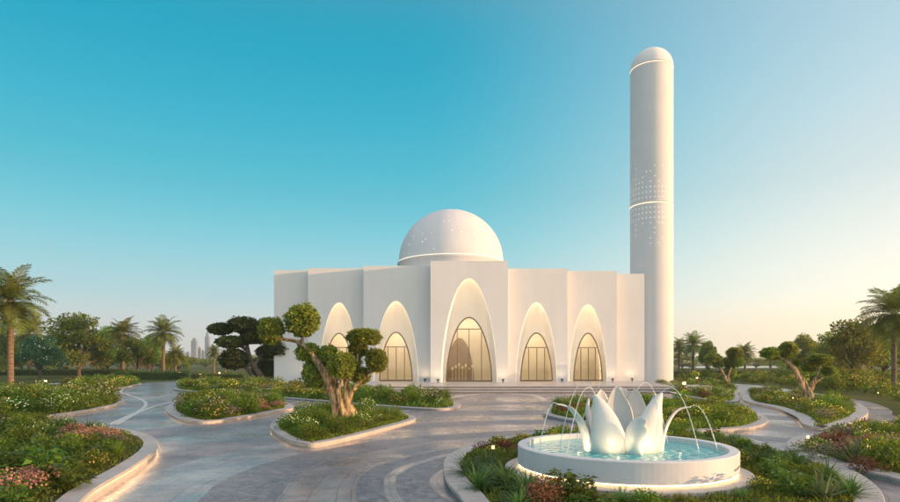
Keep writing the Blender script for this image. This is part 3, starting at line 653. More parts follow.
# signature: an illegible scribble on the basin wall
def scribble():
    mb = MB(); pts = []
    a0 = math.atan2(-0.62, 0.80)
    for i in range(90):
        s = i / 89; a = a0 + (s - 0.5) * 0.20
        z = 0.36 + 0.025 * s + 0.022 * math.sin(s * 46) * (0.4 + 0.6 * abs(math.sin(s * 7.3)))
        a += 0.006 * math.cos(s * 46)
        pts.append((math.cos(a) * (R + 0.002), math.sin(a) * (R + 0.002), z))
    mb.tube(pts, 0.005, 5); return mb.build('signature', M['ink'], fo)
scribble()
WZ = 0.51
def petal(rib, wdir, wid, cup=0.3, belly=0.2, tipw=0.0, thick=0.035, nw=12, foot=0.8, pw=1.0):
    """rib: mid-line from foot to tip (fountain coordinates, z above the water); wdir: direction of the blade's width"""
    rib = cr([Vector((a * 0.96, b_ * 0.94, WZ + c * 0.97)) for a, b_, c in rib], 8); wid *= 0.97; k = len(rib); wv = Vector(wdir).normalized()
    vo = []; vi = []
    for i, p in enumerate(rib):
        t = i / (k - 1)
        ww = wid * (foot + (1 - foot) * math.sin(PI / 2 * t / belly)) if t < belly else wid * (max(0.0, 1 - ((t - belly) / (1 - belly)) ** 1.5) ** 0.85 if pw else (1 - (t - belly) / (1 - belly)) ** 0.82)
        ww = max(ww, tipw if t < 0.999 else 0.006)
        tg = (rib[min(i + 1, k - 1)] - rib[max(i - 1, 0)]).normalized()
        nr = tg.cross(wv).normalized()
        if nr.x * p.x + nr.y * p.y < 0 and abs(nr.z) < 0.9: nr = -nr
        w2 = nr.cross(tg).normalized(); w2 = w2 if w2.dot(wv) > 0 else -w2
        for j in range(nw + 1):
            sj = -1 + 2 * j / nw
            q = p + w2 * (ww * sj) + nr * (-cup * ww * sj * sj)
            th = thick * (1 - 0.75 * abs(sj) ** 3) * (1 - 0.6 * t ** 4)
            vo.append(q + nr * th / 2); vi.append(q - nr * th / 2)
    V = vo + vi; n0 = len(vo); fs = []; c = nw + 1
    for i in range(k - 1):
        for j in range(nw):
            a = i * c + j; fs.append((a, a + c, a + c + 1, a + 1)); fs.append((n0 + a, n0 + a + 1, n0 + a + c + 1, n0 + a + c))
        for j in (0, nw):
            a = i * c + j; q = (a, n0 + a, n0 + a + c, a + c); fs.append(q if j == 0 else q[::-1])
    for j in range(nw):
        a = (k - 1) * c + j; fs.append((a, n0 + a, n0 + a + 1, a + 1))
    o = mesh_obj('petal', V, fs, M['petal'], fo, True)
    bm = bmesh.new(); bm.from_mesh(o.data); bmesh.ops.recalc_face_normals(bm, faces=bm.faces); bm.to_mesh(o.data); bm.free(); return o
petal([(-.44, -.44, -.1), (-.47, -.58, .22), (-.53, -.60, .60), (-.62, -.54, .92), (-.71, -.50, 1.15)], (.96, -.28, 0), .40, .34, .16, pw=0)
petal([(.33, -.46, -.1), (.35, -.60, .22), (.40, -.62, .60), (.49, -.56, .92), (.61, -.50, 1.18)], (.96, .24, 0), .40, .34, .16, pw=0)
petal([(.04, -.60, -.1), (.00, -.72, .25), (.03, -.79, .46), (.09, -.84, .62), (.17, -.90, .68)], (.85, -.50, 0.1), .20, .22, .5, foot=.7)
petal([(-.08, .16, -.1), (-.06, .30, .30), (-.05, .32, .72), (-.08, .26, 1.02), (-.10, .18, 1.27)], (1, 0, 0), .33, .30, .36, foot=.6)
petal([(.12, .46, -.1), (.16, .58, .40), (.15, .60, .80), (.12, .56, 1.05), (.08, .52, 1.24)], (1, .1, 0), .32, .30, .40, foot=.6)
petal([(-.34, .30, -.1), (-.38, .40, .40), (-.39, .42, .76), (-.38, .40, 1.02), (-.37, .36, 1.20)], (.9, .3, 0), .27, .30, .36, foot=.6)
petal([(.36, .36, -.1), (.40, .48, .40), (.40, .52, .76), (.39, .50, 1.02), (.36, .46, 1.20)], (.9, -.4, 0), .26, .30, .36, foot=.6)
petal([(.50, -.10, -.1), (.60, -.12, .40), (.63, -.14, .72), (.62, -.14, .95), (.58, -.14, 1.12)], (.35, -.93, 0), .28, .30, .32, foot=.6)
petal([(-.58, -.02, -.1), (-.70, -.02, .40), (-.76, -.04, .72), (-.76, -.06, .9), (-.72, -.08, 1.04)], (-.3, -.95, 0), .26, .30, .32, foot=.6)
petal([(-.76, -.10, -.1), (-.84, -.12, .34), (-.98, -.14, .66), (-1.17, -.16, .88), (-1.40, -.18, .94)], (.30, -.95, 0), .17, .22, .3, .05, foot=.85)
petal([(.72, -.16, -.1), (.78, -.18, .34), (.88, -.20, .62), (1.04, -.22, .82), (1.27, -.24, .88)], (-.30, -.95, 0), .17, .22, .3, .05, foot=.85)
def jet(p0, apex, p1, r=0.0075):
    p0, p1 = (Vector((p_[0] * 0.96, p_[1] * 0.94, WZ + (p_[2] - WZ) * 0.97)) for p_ in (p0, p1)); apex = WZ + (apex - WZ) * 0.97; pts = []
    for i in range(25):
        t = i / 24; q = p0.lerp(p1, t)
        # parabola through p0, apex height, p1
        a = apex; z0, z1 = p0.z, p1.z
        A = 2 * (z0 + z1 - 2 * a) ; A = A if A < -0.01 else -0.01
        s0 = math.sqrt(max(1e-6, a - z0)); s1 = math.sqrt(max(1e-6, a - z1)); tm = s0 / (s0 + s1); kq = (a - z0) / max(1e-6, tm * tm)
        q.z = a - kq * (t - tm) ** 2
        pts.append(q)
    MB().tube(pts, [r * (0.75 + 0.5 * i / 24) * (1 + 0.25 * math.sin(i * 2.3)) for i in range(25)], 6).build('water_jet', M['jet'], fo, True)
jet((-1.38, -0.18, WZ + 0.94), WZ + 0.96, (-1.74, -0.22, WZ), 0.008)
jet((1.25, -0.24, WZ + 0.88), WZ + 0.91, (1.78, -0.30, WZ), 0.008)
jet((-0.68, -0.50, WZ + 1.12), WZ + 1.28, (-1.30, -0.80, WZ))
jet((0.58, -0.50, WZ + 1.14), WZ + 1.28, (1.22, -0.80, WZ))
jet((-0.47, 0.46, WZ + 1.08), WZ + 1.34, (-1.15, 0.75, WZ))
jet((0.38, 0.46, WZ + 1.10), WZ + 1.34, (1.15, 0.70, WZ))
jet((0.08, 0.52, WZ + 1.2), WZ + 1.34, (-0.75, 1.1, WZ), 0.006)
for x, y in ((-0.36, -0.92), (0.30, -0.94), (-0.95, -0.35), (0.95, -0.4), (0.0, 0.70)):
    MB().lathe([(0.0, WZ + 0.012), (0.022, WZ + 0.01), (0.026, WZ - 0.01)], 12, (x, y, 0)).build('pool_light', M['poollamp'], fo)
    lamp(fo, (x, y, WZ + 0.03), (-0.3 * x, -y, 0.75 * max(0.3, abs(y))), 6.0, (1.0, 0.72, 0.42), 100)
# ------------------------------------------------------------------ plants
def blob_shell(c, r, n, lmin, lmax, wr=0.5, up=0.3, inner=0.75, zmin=None):
    d = rdir(n); rad = inner + (1.05 - inner) * RNG.random((n, 1)) ** 0.6
    p = np.asarray(c) + d * np.asarray(r) * rad
    if zmin is not None: p[:, 2] = np.maximum(p[:, 2], zmin)
    dirv = d + RNG.normal(size=(n, 3)) * 0.7 + np.array([0, 0, up]); L = lmin + (lmax - lmin) * RNG.random(n)
    return leaf_arrays(p, dirv, rdir(n) + np.array([0, 0, 0.8]), L, L * wr)
def make_shrub(name, leaf, flower=None, r=0.45, h=0.55, n=520, ls=(0.05, 0.10), nf=60, fs=0.05, blobs=6, wr=0.5):
    bl = []
    for k in range(blobs):
        a = RNG.random() * 2 * PI; rr = r * 0.6 * RNG.random() ** 0.5; br = r * (0.42 + 0.28 * RNG.random())
        c = (math.cos(a) * rr, math.sin(a) * rr, h * (0.35 + 0.4 * RNG.random()) * (1 - 0.4 * rr / r))
        bl.append((blob_shell(c, (br, br, br * 0.8 * h / r * 0.9), n // blobs, *ls, wr, 0.35, 0.35, 0.02), 0))
        if flower:
            m_ = max(3, nf // blobs)
            d = rdir(m_); d[:, 2] = np.abs(d[:, 2]) * 0.8 + 0.15; p = np.asarray(c) + d * np.array((br, br, br * 0.8 * h / r)) * 1.05
            for q in range(3):
                dd = rdir(m_); dd[:, 2] *= 0.5
                bl.append((leaf_arrays(p - dd * fs * 0.5, dd, d + rdir(m_) * 0.4, fs, fs * 0.8, 0.1), 1))
    return quads_mesh(name, bl, [M[leaf]] + ([M[flower]] if flower else []))
def make_strap(name, leaf, n=90, L=(0.35, 0.65), W=0.03, seg=3, droop=1.1, spread=1.2):
    bl = []
    az = RNG.random(n) * 2 * PI; el = np.radians(90) - RNG.random(n) ** 0.8 * spread; ln = L[0] + (L[1] - L[0]) * RNG.random(n)
    p = np.stack([np.cos(az) * 0.05 * RNG.random(n), np.sin(az) * 0.05 * RNG.random(n), np.zeros(n) + 0.02], 1)
    side = np.stack([-np.sin(az), np.cos(az), np.zeros(n)], 1)
    for s in range(seg):
        d = np.stack([np.cos(az) * np.cos(el), np.sin(az) * np.cos(el), np.sin(el)], 1); q = p + d * (ln / seg)[:, None]
        w0 = W * (0.7 if s == 0 else 1 - s / seg * 0.5); w1 = W * (1 - (s + 1) / seg * 0.5) if s < seg - 1 else 0.002
        V = np.empty((n, 4, 3)); V[:, 0] = p - side * w0 / 2; V[:, 1] = p + side * w0 / 2; V[:, 2] = q + side * w1 / 2; V[:, 3] = q - side * w1 / 2
        bl.append((V.reshape(-1, 3), 0)); p = q; el = el - droop / seg * (0.6 + 0.8 * RNG.random(n))
    return quads_mesh(name, bl, [M[leaf]])
def make_broad(name, leaf='leaf_lush', n=80, L=(0.10, 0.20), h=0.48):
    bl = []
    az = RNG.random(n) * 2 * PI; t = RNG.random(n); hh = h * (0.25 + 0.75 * t); rr = 0.30 * (1 - 0.4 * t) * RNG.random(n) ** 0.4
    p = np.stack([np.cos(az) * rr, np.sin(az) * rr, hh], 1); d = np.stack([np.cos(az), np.sin(az), 0.35 - 0.6 * RNG.random(n)], 1)
    ln = L[0] + (L[1] - L[0]) * RNG.random(n); nr = np.stack([np.cos(az) * -0.4, np.sin(az) * -0.4, np.ones(n)], 1) + RNG.normal(size=(n, 3)) * 0.25
    # two quads per leaf half so that the blade is broad and pointed
    bl.append((leaf_arrays(p, d, nr, ln, ln * 0.55, 0.18), 0))
    st = np.stack([p * np.array([0.15, 0.15, 0]), ], 1)[:, 0]
    bl.append((leaf_arrays(st, p - st, rdir(n), np.linalg.norm(p - st, axis=1), np.full(n, 0.012), 0.02), 0))
    bl.append((blob_shell((0, 0, h * 0.35), (0.28, 0.28, h * 0.35), 160, 0.06, 0.12, 0.5, 0.3, 0.2, 0.02), 0))
    return quads_mesh(name, bl, [M[leaf]])
SH = {}
def kind(key, look, cat, name, meshes): SH[key] = (look, cat, name, meshes)
kind('y', 'yellow-flowered shrub', 'shrub', 'yellow_flowering_shrub', [make_shrub('flowering_shrub', 'leaf_green', 'fl_yellow', 0.5, 0.55, 620, (0.05, 0.10), 54, 0.055) for _ in range(3)])
kind('w', 'cream-flowered shrub', 'shrub', 'cream_flowering_shrub', [make_shrub('flowering_shrub', 'leaf_green', 'fl_white', 0.5, 0.6, 620, (0.05, 0.11), 44, 0.05) for _ in range(3)])
kind('g', 'green leafy shrub', 'shrub', 'leafy_shrub', [make_shrub('leafy_shrub', 'leaf_green', None, 0.5, 0.6, 760, (0.05, 0.11)) for _ in range(4)])
kind('p', 'dull pink-flowered shrub', 'shrub', 'pink_flowering_shrub', [make_shrub('flowering_shrub', 'leaf_green', 'fl_pink', 0.5, 0.45, 420, (0.04, 0.08), 260, 0.045, 7) for _ in range(2)])
kind('m', 'mauve-flowered shrub', 'shrub', 'mauve_flowering_shrub', [make_shrub('flowering_shrub', 'leaf_green', 'fl_mauve', 0.5, 0.5, 420, (0.04, 0.08), 240, 0.045, 7) for _ in range(2)])
kind('r', 'red-leaved shrub', 'shrub', 'red_shrub', [make_shrub('red_shrub', 'leaf_red', None, 0.45, 0.45, 620, (0.04, 0.09)) for _ in range(2)])
kind('s', 'strap-leaved tuft', 'grass tuft', 'strap_leaf_tuft', [make_strap('strap_leaf_tuft', 'leaf_blue', 130, (0.35, 0.7), 0.028) for _ in range(3)])
kind('a', 'pale spiky rosette', 'rosette plant', 'spiky_rosette', [make_strap('spiky_rosette', 'leaf_agave', 60, (0.35, 0.6), 0.06, 3, 0.25, 1.35) for _ in range(2)])
kind('b', 'broad-leaved plant', 'plant', 'broad_leaf_plant', [make_broad('broad_leaf_plant') for _ in range(3)])
kind('o', 'feathery grass clump', 'grass clump', 'grass_clump', [make_strap('grass_clump', 'grass', 240, (0.3, 0.6), 0.010, 3, 0.7, 0.8) for _ in range(3)])
def inside(x, y, poly):
    c = False; j = len(poly) - 1
    for i in range(len(poly)):
        xi, yi = poly[i]; xj, yj = poly[j]
        if (yi > y) != (yj > y) and x < (xj - xi) * (y - yi) / (yj - yi) + xi: c = not c
        j = i
    return c
def edge_dist(x, y, poly):
    P_ = np.array(poly); Q = np.roll(P_, -1, 0); d = Q - P_; L2 = (d ** 2).sum(1) + 1e-9
    t = np.clip(((np.array([x, y]) - P_) * d).sum(1) / L2, 0, 1); e = P_ + d * t[:, None] - np.array([x, y]); return float(np.sqrt((e ** 2).sum(1)).min())
def in_view(x, y, z=0, mx=14):
    if y < 7.5: return False
    px, py = to_px((x, y, z)); return -mx < px < 900 + mx and py < 512
BEDNAME = dict(A='the twisted topiary bed', B='the small island bed', C='the long bed before the left wing', D='the bed with the brightest kerb',
               F='the bed before the tall left palm', G='the bed at the far bend', H='the right-hand topiary bed', I='the bed behind the fountain',
               J='the bed at the minaret foot', K='the red-leaved bed', M='the bed round the fountain', R='the bank beyond the right-hand road')
COPIES = []
def fill(key, spec, sp, size, avoid=(), poly=None, margin=0.25, z=None, zones=()):
    """spec: weighted letters; sp spacing; zones: (x, y, r, letters) local overrides"""
    b = BEDS.get(key); poly = poly or b['poly']; z = b['z'] if z is None else z
    xs = [p[0] for p in poly]; ys = [p[1] for p in poly]; pts = []
    rnd = random.Random(hash(key) % 1000 if False else ord(key) * 13)
    for _ in range(9000):
        x, y = rnd.uniform(min(xs), max(xs)), rnd.uniform(min(ys), max(ys))
        if not in_view(x, y, z) or not inside(x, y, poly) or edge_dist(x, y, poly) < margin: continue
        if any((x - a) ** 2 + (y - c) ** 2 < r * r for a, c, r in avoid): continue
        if any((x - q[0]) ** 2 + (y - q[1]) ** 2 < sp * sp for q in pts): continue
        if any((x - a) ** 2 + (y - c) ** 2 < (r + 0.16) ** 2 for a, c, r in HERO.get(key, ())): continue
        pts.append((x, y))
    for x, y in pts:
        ch = None
        for zx, zy, zr, zl in zones:
            if (x - zx) ** 2 + (y - zy) ** 2 < zr * zr: ch = rnd.choice(zl)
        if ch is None:
            v = math.sin(x * 1.7 / sp * 0.5 + ord(key)) * math.cos(y * 1.3 / sp * 0.5) * 0.5 + 0.5
            ch = spec[int(min(0.999, max(0, 0.6 * v + 0.4 * rnd.random())) * len(spec))]
        s = size * rnd.uniform(0.68, 1.4)
        COPIES.append((key, ch, x, y, z, s, rnd.uniform(0, 6.28), rnd.uniform(0.85, 1.15)))
def pp(px, py, z=0.1): v = P(px, py, z); return v.x, v.y
HERO = {}
def hero(key, ch, px, py, s):
    x, y = pp(px, py, BEDS[key]['z']); HERO.setdefault(key, []).append((x, y, 0.30 * s)); COPIES.append((key, ch, x, y, BEDS[key]['z'], s, px * 1.7, 1.0))
for h_ in ([('D', *q) for q in (('p', 70, 449, 1.25), ('p', 85, 444, 1.2), ('p', 99, 444, 1.15), ('m', 113, 446, .9), ('s', 70, 433, 1.35), ('s', 88, 434, 1.2), ('a', 57, 430, 1.25), ('w', 100, 434, .8), ('b', 45, 478, 1.5), ('b', 66, 490, 1.4), ('b', 28, 466, 1.5), ('b', 96, 463, 1.1), ('b', 12, 478, 1.4),
                                ('p', 8, 500, 1.3), ('p', 26, 497, 1.2), ('y', 88, 470, .9), ('o', 117, 458, 1.0), ('a', 40, 452, 1.2), ('w', 40, 440, 1.0))]
           + [('M', *q) for q in (('s', 468, 476, 1.4), ('s', 486, 468, 1.2), ('s', 505, 488, 1.5), ('s', 528, 499, 1.4), ('s', 478, 490, 1.3), ('b', 562, 495, 1.3), ('b', 580, 499, 1.2), ('r', 546, 505, 1.3), ('r', 506, 450, .9), ('y', 520, 444, .8), ('y', 496, 455, .8),
                                  ('s', 795, 470, 1.3), ('s', 828, 484, 1.4), ('s', 760, 462, 1.0), ('b', 775, 476, 1.2), ('b', 795, 496, 1.3), ('a', 823, 500, 1.3), ('s', 850, 497, 1.3), ('y', 758, 490, .7), ('s', 742, 500, .7), ('s', 640, 503, .6), ('o', 680, 503, .6))]
           + [('K', *q) for q in (('a', 856, 464, 1.35), ('r', 828, 449, 1.1), ('r', 846, 446, 1.1), ('m', 824, 460, 1.0), ('p', 838, 457, 1.0), ('w', 806, 453, .75), ('r', 875, 450, 1.1), ('g', 890, 470, 1.4), ('r', 868, 472, .9), ('y', 880, 458, 1.0))]):
    hero(h_[0], h_[1], h_[2], h_[3], h_[4] * {'D': 0.78, 'M': 0.66, 'K': 0.78}[h_[0]])
fill('A', 'googowoo', 0.42, 0.66, avoid=[(*pp(343, 421), 0.42)], zones=[(*pp(320, 437), 0.9, 'gg')])
fill('B', 'mmgwypg', 0.56, 1.0, zones=[(*pp(262, 410), 0.9, 'p')])
fill('C', 'ygwyygg', 1.1, 1.2, zones=[(*pp(445, 406), 1.6, 'pwo'), (*pp(420, 404), 1.6, 'ygo')])
fill('D', 'ywgbgbsgw', 0.46, 0.66, avoid=[(*pp(-12, 443), 1.15), (*pp(8, 450), 0.75)], zones=[(*pp(100, 442), 0.85, 'pp'), (*pp(60, 470), 1.0, 'bbgb'), (*pp(20, 495), 0.9, 'bp'), (*pp(72, 430), 0.9, 'sa'), (*pp(115, 455), 0.6, 'og')], margin=0.55)
fill('F', 'gywgywp', 0.75, 1.25, zones=[(*pp(72, 408), 0.9, 'o')])
fill('G', 'gyygw', 1.2, 1.25)
fill('H', 'gmygwo', 0.75, 0.75, avoid=[(*pp(806, 402), 0.5)], zones=[(*pp(810, 423), 1.5, 'mmw'), (*pp(775, 400), 1.5, 'gmy')])
fill('I', 'ggoyogo', 0.78, 0.8, zones=[(*pp(560, 412), 1.5, 'gr')])
fill('J', 'ygmgwmr', 1.05, 0.85)
fill('K', 'grygmwpg', 0.46, 0.64, zones=[(*pp(830, 452), 0.9, 'rrp'), (*pp(803, 449), 0.6, 'wg'), (*pp(857, 461), 0.5, 'a'), (*pp(885, 470), 1.2, 'gg')])
fill('M', 'sgbsgys', 0.42, 0.5, avoid=[(FX, FY, R + 0.5), (FX + 0.9, FY - 3.0, 1.35)], zones=[(*pp(470, 470), 1.2, 'ss'), (*pp(555, 497), 0.7, 'bbr'), (*pp(500, 447), 1.0, 'ygr'), (*pp(800, 480), 1.4, 'bgso')])
rp = [P(*p) for p in [(672, 380), (760, 384), (800, 389), (850, 396), (880, 401.5), (905, 412), (990, 405), (1000, 384), (900, 377), (780, 376.5), (690, 377)]]
fill('R', 'gyogyog', 1.9, 1.65, poly=[(p.x, p.y) for p in rp], z=0.0, margin=0.9)
lp = cr([P(*q, 0.19) for q in [(-60, 427), (-15, 426.5), (4, 429), (27, 440), (25, 450), (10, 460), (-50, 468)]], 6, True)
lo_ = mesh_obj('small_lawn', [(p.x, p.y, 0.215) for p in lp], [tuple(range(len(lp)))], M['lawn']); tag(lo_, kind='structure')
ed = MB().tube([(p.x, p.y, 0.22) for p in lp], 0.035, 6, closed=True).build('lawn_edging', M['metal']); tag(ed, 'thin dark edging round the small lawn inside the bed with the brightest kerb', 'edging')
order = {}
for c in COPIES: order.setdefault((c[0], c[1]), []).append(c)
for (key, ch), lst in order.items():
    look, cat, name, meshes = SH[ch]
    lst.sort(key=lambda c: c[2] / c[3])
    for i, (k_, c_, x, y, z, s, rz, hz) in enumerate(lst):
        o = bpy.data.objects.new(name, meshes[(i * 7 + len(key)) % len(meshes)]); o.location = (x, y, z - 0.02); o.rotation_euler = (0, 0, rz); o.scale = (s, s, s * hz)
        link(o)
        lab = (f'{ordinal(i)} {look} from the left in {BEDNAME[key]}' if len(lst) > 1 else f'the only {look} in {BEDNAME[key]}')
        tag(o, lab, cat, f'{cat}s in {BEDNAME[key]}')
# low ground cover: nobody could count it
def cover(key, dens, hgt=0.10, avoid=()):
    poly = BEDS[key]['poly']; z = BEDS[key]['z']; A_ = np.array(poly); lo, hi = A_.min(0), A_.max(0)
    n = int(min(60000, dens * (hi - lo).prod())); xy = lo + (hi - lo) * RNG.random((n, 2))
    # vectorised point in polygon
    ins = np.zeros(n, bool); j = len(poly) - 1
    for i in range(len(poly)):
        xi, yi = poly[i]; xj, yj = poly[j]
        with np.errstate(divide='ignore', invalid='ignore'):
            c = ((yi > xy[:, 1]) != (yj > xy[:, 1])) & (xy[:, 0] < (xj - xi) * (xy[:, 1] - yi) / (yj - yi + 1e-12) + xi)
        ins ^= c; j = i
    xy = xy[ins]
    xy = xy[(xy[:, 1] > 8) & (np.abs(xy[:, 0]) < xy[:, 1] * 0.80)]
    for a, c, r in avoid: xy = xy[((xy - np.array([a, c])) ** 2).sum(1) > r * r]
    n = len(xy); p = np.concatenate([xy, np.full((n, 1), z + 0.01)], 1)
    d = RNG.normal(size=(n, 3)) * 0.6 + np.array([0, 0, 1.0]); L = hgt * (0.6 + 0.9 * RNG.random(n))
    me = quads_mesh('ground_cover', [(leaf_arrays(p, d, rdir(n), L, L * 0.28, 0.2), 0)], [M['grass']])
    o = link(bpy.data.objects.new('ground_cover', me)); tag(o, 'low grassy ground cover between the plants of ' + BEDNAME[key], 'ground cover', kind='stuff')
cover('A', 1200, 0.09, [(*pp(343, 421), 0.25)]); cover('B', 260, 0.12); cover('C', 160, 0.22); cover('D', 1300, 0.07); cover('F', 160, 0.14); cover('G', 100, 0.22)
cover('H', 300, 0.15); cover('I', 350, 0.2); cover('J', 120, 0.2); cover('K', 700, 0.08); cover('M', 700, 0.08, [(FX, FY, R + 0.3)])
# ------------------------------------------------------------------ trees
def trunk_union(name, strands, mat, parent, vox=0.03, disp=0.05):
    mb = MB()
    for pts, rads in strands:
        c = cr(pts, 5); k = len(c); rr = [np.interp(i / (k - 1), np.linspace(0, 1, len(rads)), rads) for i in range(k)]
        mb.tube(c, rr, 10)
    o = mb.build(name, mat, parent, True)
    r = o.modifiers.new('r', 'REMESH'); r.mode = 'VOXEL'; r.voxel_size = vox; r.use_smooth_shade = True
    t = bpy.data.textures.new('bark_relief', 'CLOUDS'); t.noise_scale = 0.16; t.noise_depth = 3
    d = o.modifiers.new('d', 'DISPLACE'); d.texture = t; d.strength = disp; d.mid_level = 0.5; d.texture_coords = 'LOCAL'
    return o
def pad_mesh(name, leaf, n=2600, ls=(0.05, 0.09), rad=1.0, seed=0):
    """unit ball of small leaves around twiggy inner leaves; scaled per pad"""
    d = rdir(n); lump = 1 + 0.15 * np.sin(d[:, 0:1] * 5 + seed) * np.cos(d[:, 1:2] * 4 + seed * 2) + 0.07 * np.sin(d[:, 2:3] * 9 + seed)
    p = d * lump * (0.78 + 0.22 * RNG.random((n, 1)) + 0.10 * (RNG.random((n, 1)) > 0.93))
    dirv = d + RNG.normal(size=(n, 3)) * 0.6; L = (ls[0] + (ls[1] - ls[0]) * RNG.random(n)) / rad
    return quads_mesh(name, [(leaf_arrays(p, dirv, d + rdir(n) * 0.6, L, L * 0.6), 0),
                             (leaf_arrays(rdir(600) * 0.72, rdir(600), rdir(600), 0.5, 0.4), 0)], [M[leaf]])
PADS = [pad_mesh('foliage_pad', 'leaf_olive', 3000, (0.045, 0.085), 0.42, s) for s in range(3)]
PADD = [pad_mesh('foliage_pad', 'leaf_dark', 2400, (0.10, 0.2), 1.2, s) for s in range(2)]
PADR = [pad_mesh('foliage_pad', 'leaf_olive', 2000, (0.06, 0.11), 0.5, s) for s in range(2)]
def pads(root, base, sc_m, lst, meshes, d):
    """lst: (px, py, rx, ry, depth offset)"""
    for i, (px, py, rx, ry, dz) in enumerate(lst):
        v = PD(px, py, d); s = d / F
        o = bpy.data.objects.new('foliage_pad', meshes[i % len(meshes)]); o.parent = root
        o.location = (v.x - root.location.x, dz, v.z - root.location.z); o.scale = (rx * s, rx * s * 0.95, ry * s); o.rotation_euler = (0, 0, i * 1.3)
        COL.objects.link(o)
def strands(root, d, lst, s=None):
    out = []
    for pts, rads in lst:
        q = []
        for p in pts:
            v = PD(p[0], p[1], d); q.append(Vector((v.x - root.location.x, p[2] if len(p) > 2 else 0.0, v.z - root.location.z)))
        out.append((q, [r * 0.74 * d / F for r in rads]))
    return out
def topiary(px, py, z, label, st, pl, meshes, bark, vox, disp, group=None, d=None):
    b = P(px, py, z) if d is None else PD(px, py, d); root = empty('topiary_tree', b); tag(root, label, 'topiary tree', group)
    trunk_union('trunk', strands(root, b.y, st), bark, root, vox, disp)
    pads(root, b, 1, pl, meshes, b.y)
    return root
# the twisted tree in front
topiary(344, 420, 0.15, 'gnarled twisted topiary tree with clipped round pads, leaning left in front of facade', [
    ([(334, 423, -0.1), (336, 411, -0.05), (333, 396, 0), (327, 380, 0), (318, 364, 0.05), (309, 351, 0.05), (300, 343, 0), (289, 340, 0), (276, 339, 0)], [7, 5.5, 5, 4.6, 4.4, 4, 3.2, 2.6, 1.6]),
    ([(345, 423, 0.1), (341, 410, 0.1), (338, 396, 0.08), (333, 383, 0.05), (325, 371, 0.02), (314, 357, 0), (306, 347, 0)], [6, 5, 4.4, 4, 3.6, 3.0, 2.4]),
    ([(355, 423, 0), (350, 411, -0.05), (347, 398, -0.05), (346, 385, 0), (349, 374, 0), (355, 364, 0), (358, 354, 0), (361, 345, 0), (366, 338, 0)], [6, 5, 4.4, 3.8, 3.4, 3.0, 2.6, 2.2, 1.4]),
    ([(350, 423, -0.22), (343, 409, -0.18), (340, 396, -0.12), (338, 388, -0.05), (336, 378, 0)], [5, 4.2, 3.6, 3, 2]),
    ([(349, 400, 0), (353, 390, -0.1), (361, 381, -0.15), (369, 375, -0.15), (376, 366, -0.1)], [3.8, 3.2, 2.8, 2.4, 1.4]),
    ([(336, 408, 0.1), (329, 396, 0.25), (322, 386, 0.35), (314, 377, 0.4)], [4, 3.4, 2.8, 1.6]),
    ([(325, 424, -0.15), (333, 416, -0.1), (337, 405, -0.05)], [1.5, 3, 3.5]), ([(366, 424, 0.0), (357, 416, 0), (351, 405, 0)], [1.5, 3, 3.5]),
    ([(303, 346, 0), (302, 336, 0), (302, 326, 0)], [2.6, 2.2, 1.5]),
    ([(338, 392, 0), (342, 380, -0.2), (343, 370, -0.25)], [3, 2.2, 1.4]),
    ([(318, 364, 0), (323, 358, 0.2), (327, 354, 0.3)], [2.4, 1.8, 1.2])],
    [(302.5, 320.5, 16, 15.5, 0), (271.5, 330, 12.5, 12, 0), (363.5, 337, 17, 8.5, 0), (357, 349, 9.5, 8, 0.2), (376.5, 360.5, 11, 11.5, -0.1), (343.5, 365, 13.5, 12.5, -0.3),
     (327, 355, 11, 9.5, 0.35), (306.5, 352, 12, 9, 0.3), (313, 373.5, 13.5, 14, 0.45), (361, 376, 9.5, 8, 0.05), (270, 341, 7, 4, 0.1), (352, 362, 8, 8, 0.3)], PADS, M['bark'], 0.024, 0.09)
# dark cloud tree behind
topiary(262, 385, 0.0, 'dark cloud-pruned tree with flat pads standing by the blank left end wall', [
    ([(266, 387), (262, 378), (256, 369), (251, 361), (248, 350), (246, 338), (242, 330)], [5, 4.2, 3.8, 3.2, 2.5, 2, 1.2]),
    ([(257, 387), (253, 377), (246, 368), (238, 362)], [3.4, 3, 2.4, 1.4]),
    ([(254, 367), (259, 358), (265, 350), (272, 345)], [2.6, 2.2, 1.8, 1.2]), ([(248, 352), (240, 345), (230, 341)], [2, 1.6, 1.0]), ([(247, 345), (253, 336), (262, 331)], [2, 1.6, 1.0])],
    [(221, 329, 12, 6, 0), (243, 325, 15, 8, 0), (264, 328, 10, 9, 0.2), (233, 342, 15, 6, -0.4), (254, 338, 13, 6, -0.3), (235, 359, 14, 10, -0.3), (272, 340, 12, 8, 0.4), (276, 349, 14, 8, 0.5), (264, 352, 10, 6, 0.6), (246, 333, 8, 5, 0.6)],
    PADD, M['barkdark'], 0.07, 0.1)
# right-hand topiary
topiary(807, 402, 0.12, 'twisted topiary with pale sunlit trunk in the curved right-hand bed', [
    ([(804, 404), (804, 393), (800, 381), (794, 370), (787, 362), (779, 357), (772, 354)], [5.2, 4.2, 3.6, 3.0, 2.5, 2.0, 1.4]),
    ([(810, 404, -.1), (808, 392, -.1), (804, 381), (797, 371), (790, 362), (788, 354)], [4, 3.0, 2.6, 2.2, 1.8, 1.2]),
    ([(813, 404), (811, 392), (813, 382), (818, 373), (820, 364)], [3.6, 2.8, 2.2, 1.6, 1]), ([(811, 392), (815, 383), (822, 378), (828, 374)], [2.2, 1.8, 1.4, 0.9])],
    [(770, 353, 9, 5.5, 0), (788.5, 350, 9, 8, 0), (819, 359, 11.5, 5, 0), (812, 368, 6.5, 4, 0.3), (829, 371, 7, 4.5, 0), (777, 357, 5, 3, 0.2), (802, 362, 5, 3.5, 0.5), (819, 379, 5, 3.5, 0.3)], PADR, M['bark'], 0.04, 0.07)
